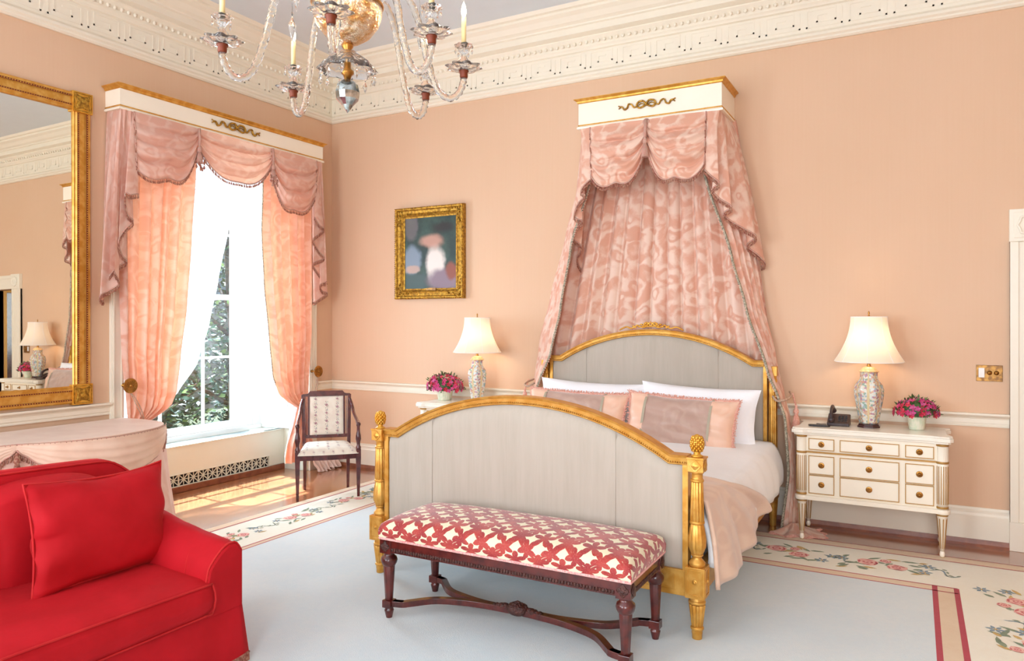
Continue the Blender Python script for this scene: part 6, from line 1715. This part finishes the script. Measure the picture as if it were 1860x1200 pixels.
q = MB().lathe([(.020, 2.64), (.035, 2.635), (.060, 2.615), (.092, 2.59), (.108, 2.565), (.100, 2.560), (.085, 2.582), (.055, 2.605), (.02, 2.628)], (CC.x, CC.y, 0), 48, flute=lambda a, z_: 1 + .10 * cos(8 * a) * max(0, (2.62 - z_) / .06))
part('glass_canopy', q, M['crystal'], chd)
q = MB().lathe([(.022, 2.665), (.05, 2.675), (.088, 2.70), (.118, 2.74), (.132, 2.785), (.134, 2.812), (.126, 2.812), (.120, 2.78), (.10, 2.735), (.05, 2.69), (.02, 2.68)], (CC.x, CC.y, 0), 40)
part('amber_bowl', q, M['amberbowl'], chd)
q = MB().tube([CW(.135, 2 * pi * k / 40, 2.815) for k in range(40)], .004, 6, closed=True); part('bowl_rim', q, M['brass'], chd)
q = MB().lathe([(.03, 2.82), (.05, 2.86), (.035, 2.90), (.02, 2.93), (.03, 2.98), (.055, 3.05), (.06, 3.12), (.04, 3.2), (.02, 3.24), (.012, 3.3)], (CC.x, CC.y, 0), 24, flute=lambda a, z_: 1 + .06 * cos(8 * a)); part('glass_column', q, M['crystal'], chd)
def prism_drop(m, p, L=.05, w_=.008):
    x, y, z_ = p; m.lathe([(.0, 0), (.005, -.006), (.0, -.013)], (x, y, z_), 6, smooth=False)
    m.lathe([(.0, -.014), (w_, -.014 - L * .35), (w_ * .8, -.014 - L * .6), (0, -.014 - L)], (x, y, z_), 5, smooth=False)
for k in range(12):
    m = MB(); a = 2 * pi * k / 12; prism_drop(m, CW(.104, a, 2.562), .045 if k % 2 else .028, .009); part('crystal_drop', m, M['crystal'], chd)
Fd = Vector((-.4821, .8761)); Rd = Vector((.8761, .4821))
def ang(deg): d = Rd * cos(math.radians(deg)) + Fd * sin(math.radians(deg)); return math.atan2(d.y, d.x)
arm_r = [(.10, 2.80), (.15, 2.875), (.21, 2.885), (.262, 2.80), (.305, 2.63), (.345, 2.515), (.392, 2.478), (.430, 2.50), (.448, 2.545), (.45, 2.572)]
for i, dg in enumerate((-84, 10, 55, 133, 206, -38)):
    a = ang(dg)
    pth = catmull([CW(r, a, z_) for r, z_ in arm_r], 7)
    m = MB()
    # rope-twisted glass arm
    P = pth; n = len(P); up = Vector((-sin(a), cos(a), 0))
    v = []; seg = 10
    for j, p in enumerate(P):
        T = (P[min(j + 1, n - 1)] - P[max(j - 1, 0)]).normalized(); B = T.cross(up)
        for k in range(seg):
            th = 2 * pi * k / seg + j * .35; rr = .0125 * (1 + .14 * cos(5 * (2 * pi * k / seg))); v.append(p + up * cos(th) * rr + B * sin(th) * rr)
    m.add(v, [(j * seg + k, j * seg + (k + 1) % seg, (j + 1) * seg + (k + 1) % seg, (j + 1) * seg + k) for j in range(n - 1) for k in range(seg)], smooth=True)
    ar = part('arm', m, M['crystal'], chd)
    ex, ey, _ = CW(.45, a, 0)
    part('socket_collar', MB().lathe([(.013, 2.560), (.016, 2.566), (.016, 2.582), (.020, 2.586), (.020, 2.592), (.012, 2.594)], (ex, ey, 0), 16), M['bole'], ar)
    part('drip_pan', MB().lathe([(.012, 2.592), (.030, 2.588), (.052, 2.596), (.066, 2.604), (.064, 2.608), (.048, 2.602), (.028, 2.596), (.012, 2.598)], (ex, ey, 0), 48, flute=lambda t, z_: 1 + (.16 * cos(8 * t) if z_ > 2.595 else .05 * cos(8 * t))), M['crystal'], ar)
    part('glass_stem', MB().lathe([(.010, 2.598), (.018, 2.612), (.020, 2.628), (.012, 2.642), (.010, 2.655), (.020, 2.668), (.024, 2.680), (.036, 2.688), (.034, 2.692), (.012, 2.69)], (ex, ey, 0), 32, flute=lambda t, z_: 1 + .10 * cos(8 * t)), M['crystal'], ar)
    for k in range(5):
        m = MB(); t = 2 * pi * k / 5 + .3; prism_drop(m, (ex + cos(t) * .034, ey + sin(t) * .034, 2.686), .022, .005); part('crystal_drop', m, M['crystal'], ar)
    part('candle_sleeve', MB().lathe([(.0095, 2.688), (.0095, 2.80), (.007, 2.803)], (ex, ey, 0), 16), M['candle'], ar)
    part('candle_bulb', MB().lathe([(.004, 2.80), (.009, 2.815), (.010, 2.83), (.006, 2.85), (0, 2.865)], (ex, ey, 0), 12), M['bulb'], ar)
    l = add_light('candle_light', 'POINT', (0, 0, 0), 3.5, (1, .78, .5), radius=.015); l.parent = chd; l.location = (ex - CC.x, ey - CC.y, 2.84 - 2.40)
for i, (dg, r, z_) in enumerate(((165, .24, 2.80), (-10, .345, 2.72), (30, .30, 2.80), (240, .26, 2.80))):
    a = ang(dg); m = MB(); x, y, zz = CW(r, a, z_); m.tube([(x, y, zz), (x, y, zz + .22)], .0016, 5); m.lathe([(0, 0), (.016, -.035), (.012, -.06), (0, -.105)], (x, y, zz), 6, smooth=False); m.lathe([(0, .0), (.006, .01), (0, .022)], (x, y, zz), 6, smooth=False)
    part('long_prism', m, M['crystal'], chd)

# ---------------------------------------------------------------- trees beyond the window
gd = MB().box((-9, -7, -.6), (-.95, 9, -.5)); part_g = struct('ground', gd, M['ground'])
def leafy_tree(cx, cy, H, R, n, lab, seed, mat):
    rnd = random.Random(seed); t = thing('evergreen_tree', lab, 'tree', (cx, cy, -.5), 0, 'evergreens outside the window')
    m = MB(); m.tube(catmull([(cx, cy, -.5), (cx + .1, cy + .05, .6), (cx - .05, cy + .1, 2.0), (cx, cy, H * .85)], 5), [.10] * 8 + [.07] * 5 + [.04] * 3, 8)
    for k in range(12):
        a = rnd.uniform(0, 6.28); z_ = rnd.uniform(.0, H * .8); m.tube([(cx, cy, z_), (cx + cos(a) * R * .5, cy + sin(a) * R * .5, z_ + .3), (cx + cos(a) * R * .85, cy + sin(a) * R * .85, z_ + .5)], [.03, .02, .008], 5)
    part('trunk', m, M['bark'], t)
    f = MB()
    for k in range(n):
        u = rnd.uniform(-.35, 1) ; z_ = lerp(-.2, H, rnd.random()); rr = R * sqrt(max(.12, 1 - ((z_ / H - .35) / .72) ** 2)) * rnd.uniform(.55, 1.0); a = rnd.uniform(0, 2 * pi)
        p = Vector((cx + cos(a) * rr, cy + sin(a) * rr, z_)); d = Vector((cos(a) + rnd.uniform(-.8, .8), sin(a) + rnd.uniform(-.8, .8), rnd.uniform(-.5, .9))).normalized(); L = rnd.uniform(.07, .15); s = d.cross(Vector((rnd.uniform(-1, 1), rnd.uniform(-1, 1), 1))).normalized() * L * .22
        f.add([p, p + d * L * .4 + s, p + d * L, p + d * L * .4 - s], [(0, 1, 2, 3)], 0 if rnd.random() < .7 else 1)
    part('foliage', f, [M['tree_dark'], M['tree_mid']], t, fixn=False)
TREES = [(-2.4, .6, 3.6, 1.1, 4200), (-2.9, 2.3, 3.9, 1.35, 3800), (-2.2, -.9, 2.9, .85, 2400), (-4.6, 1.2, 4.4, 1.6, 2600), (-4.4, 4.0, 4.6, 1.8, 2600)]
LABS = ['dark evergreen nearest the glass in the middle of the window', 'tall dark evergreen seen through the lower right panes', 'low dark evergreen at the lower left panes by the curtain', 'tall evergreen further back behind the middle of the window', 'farthest tall evergreen at the right edge of the window view']
for i, (a, b_, h_, r_, n_) in enumerate(TREES): leafy_tree(a, b_, h_, r_, n_, LABS[i], 20 + i, None)
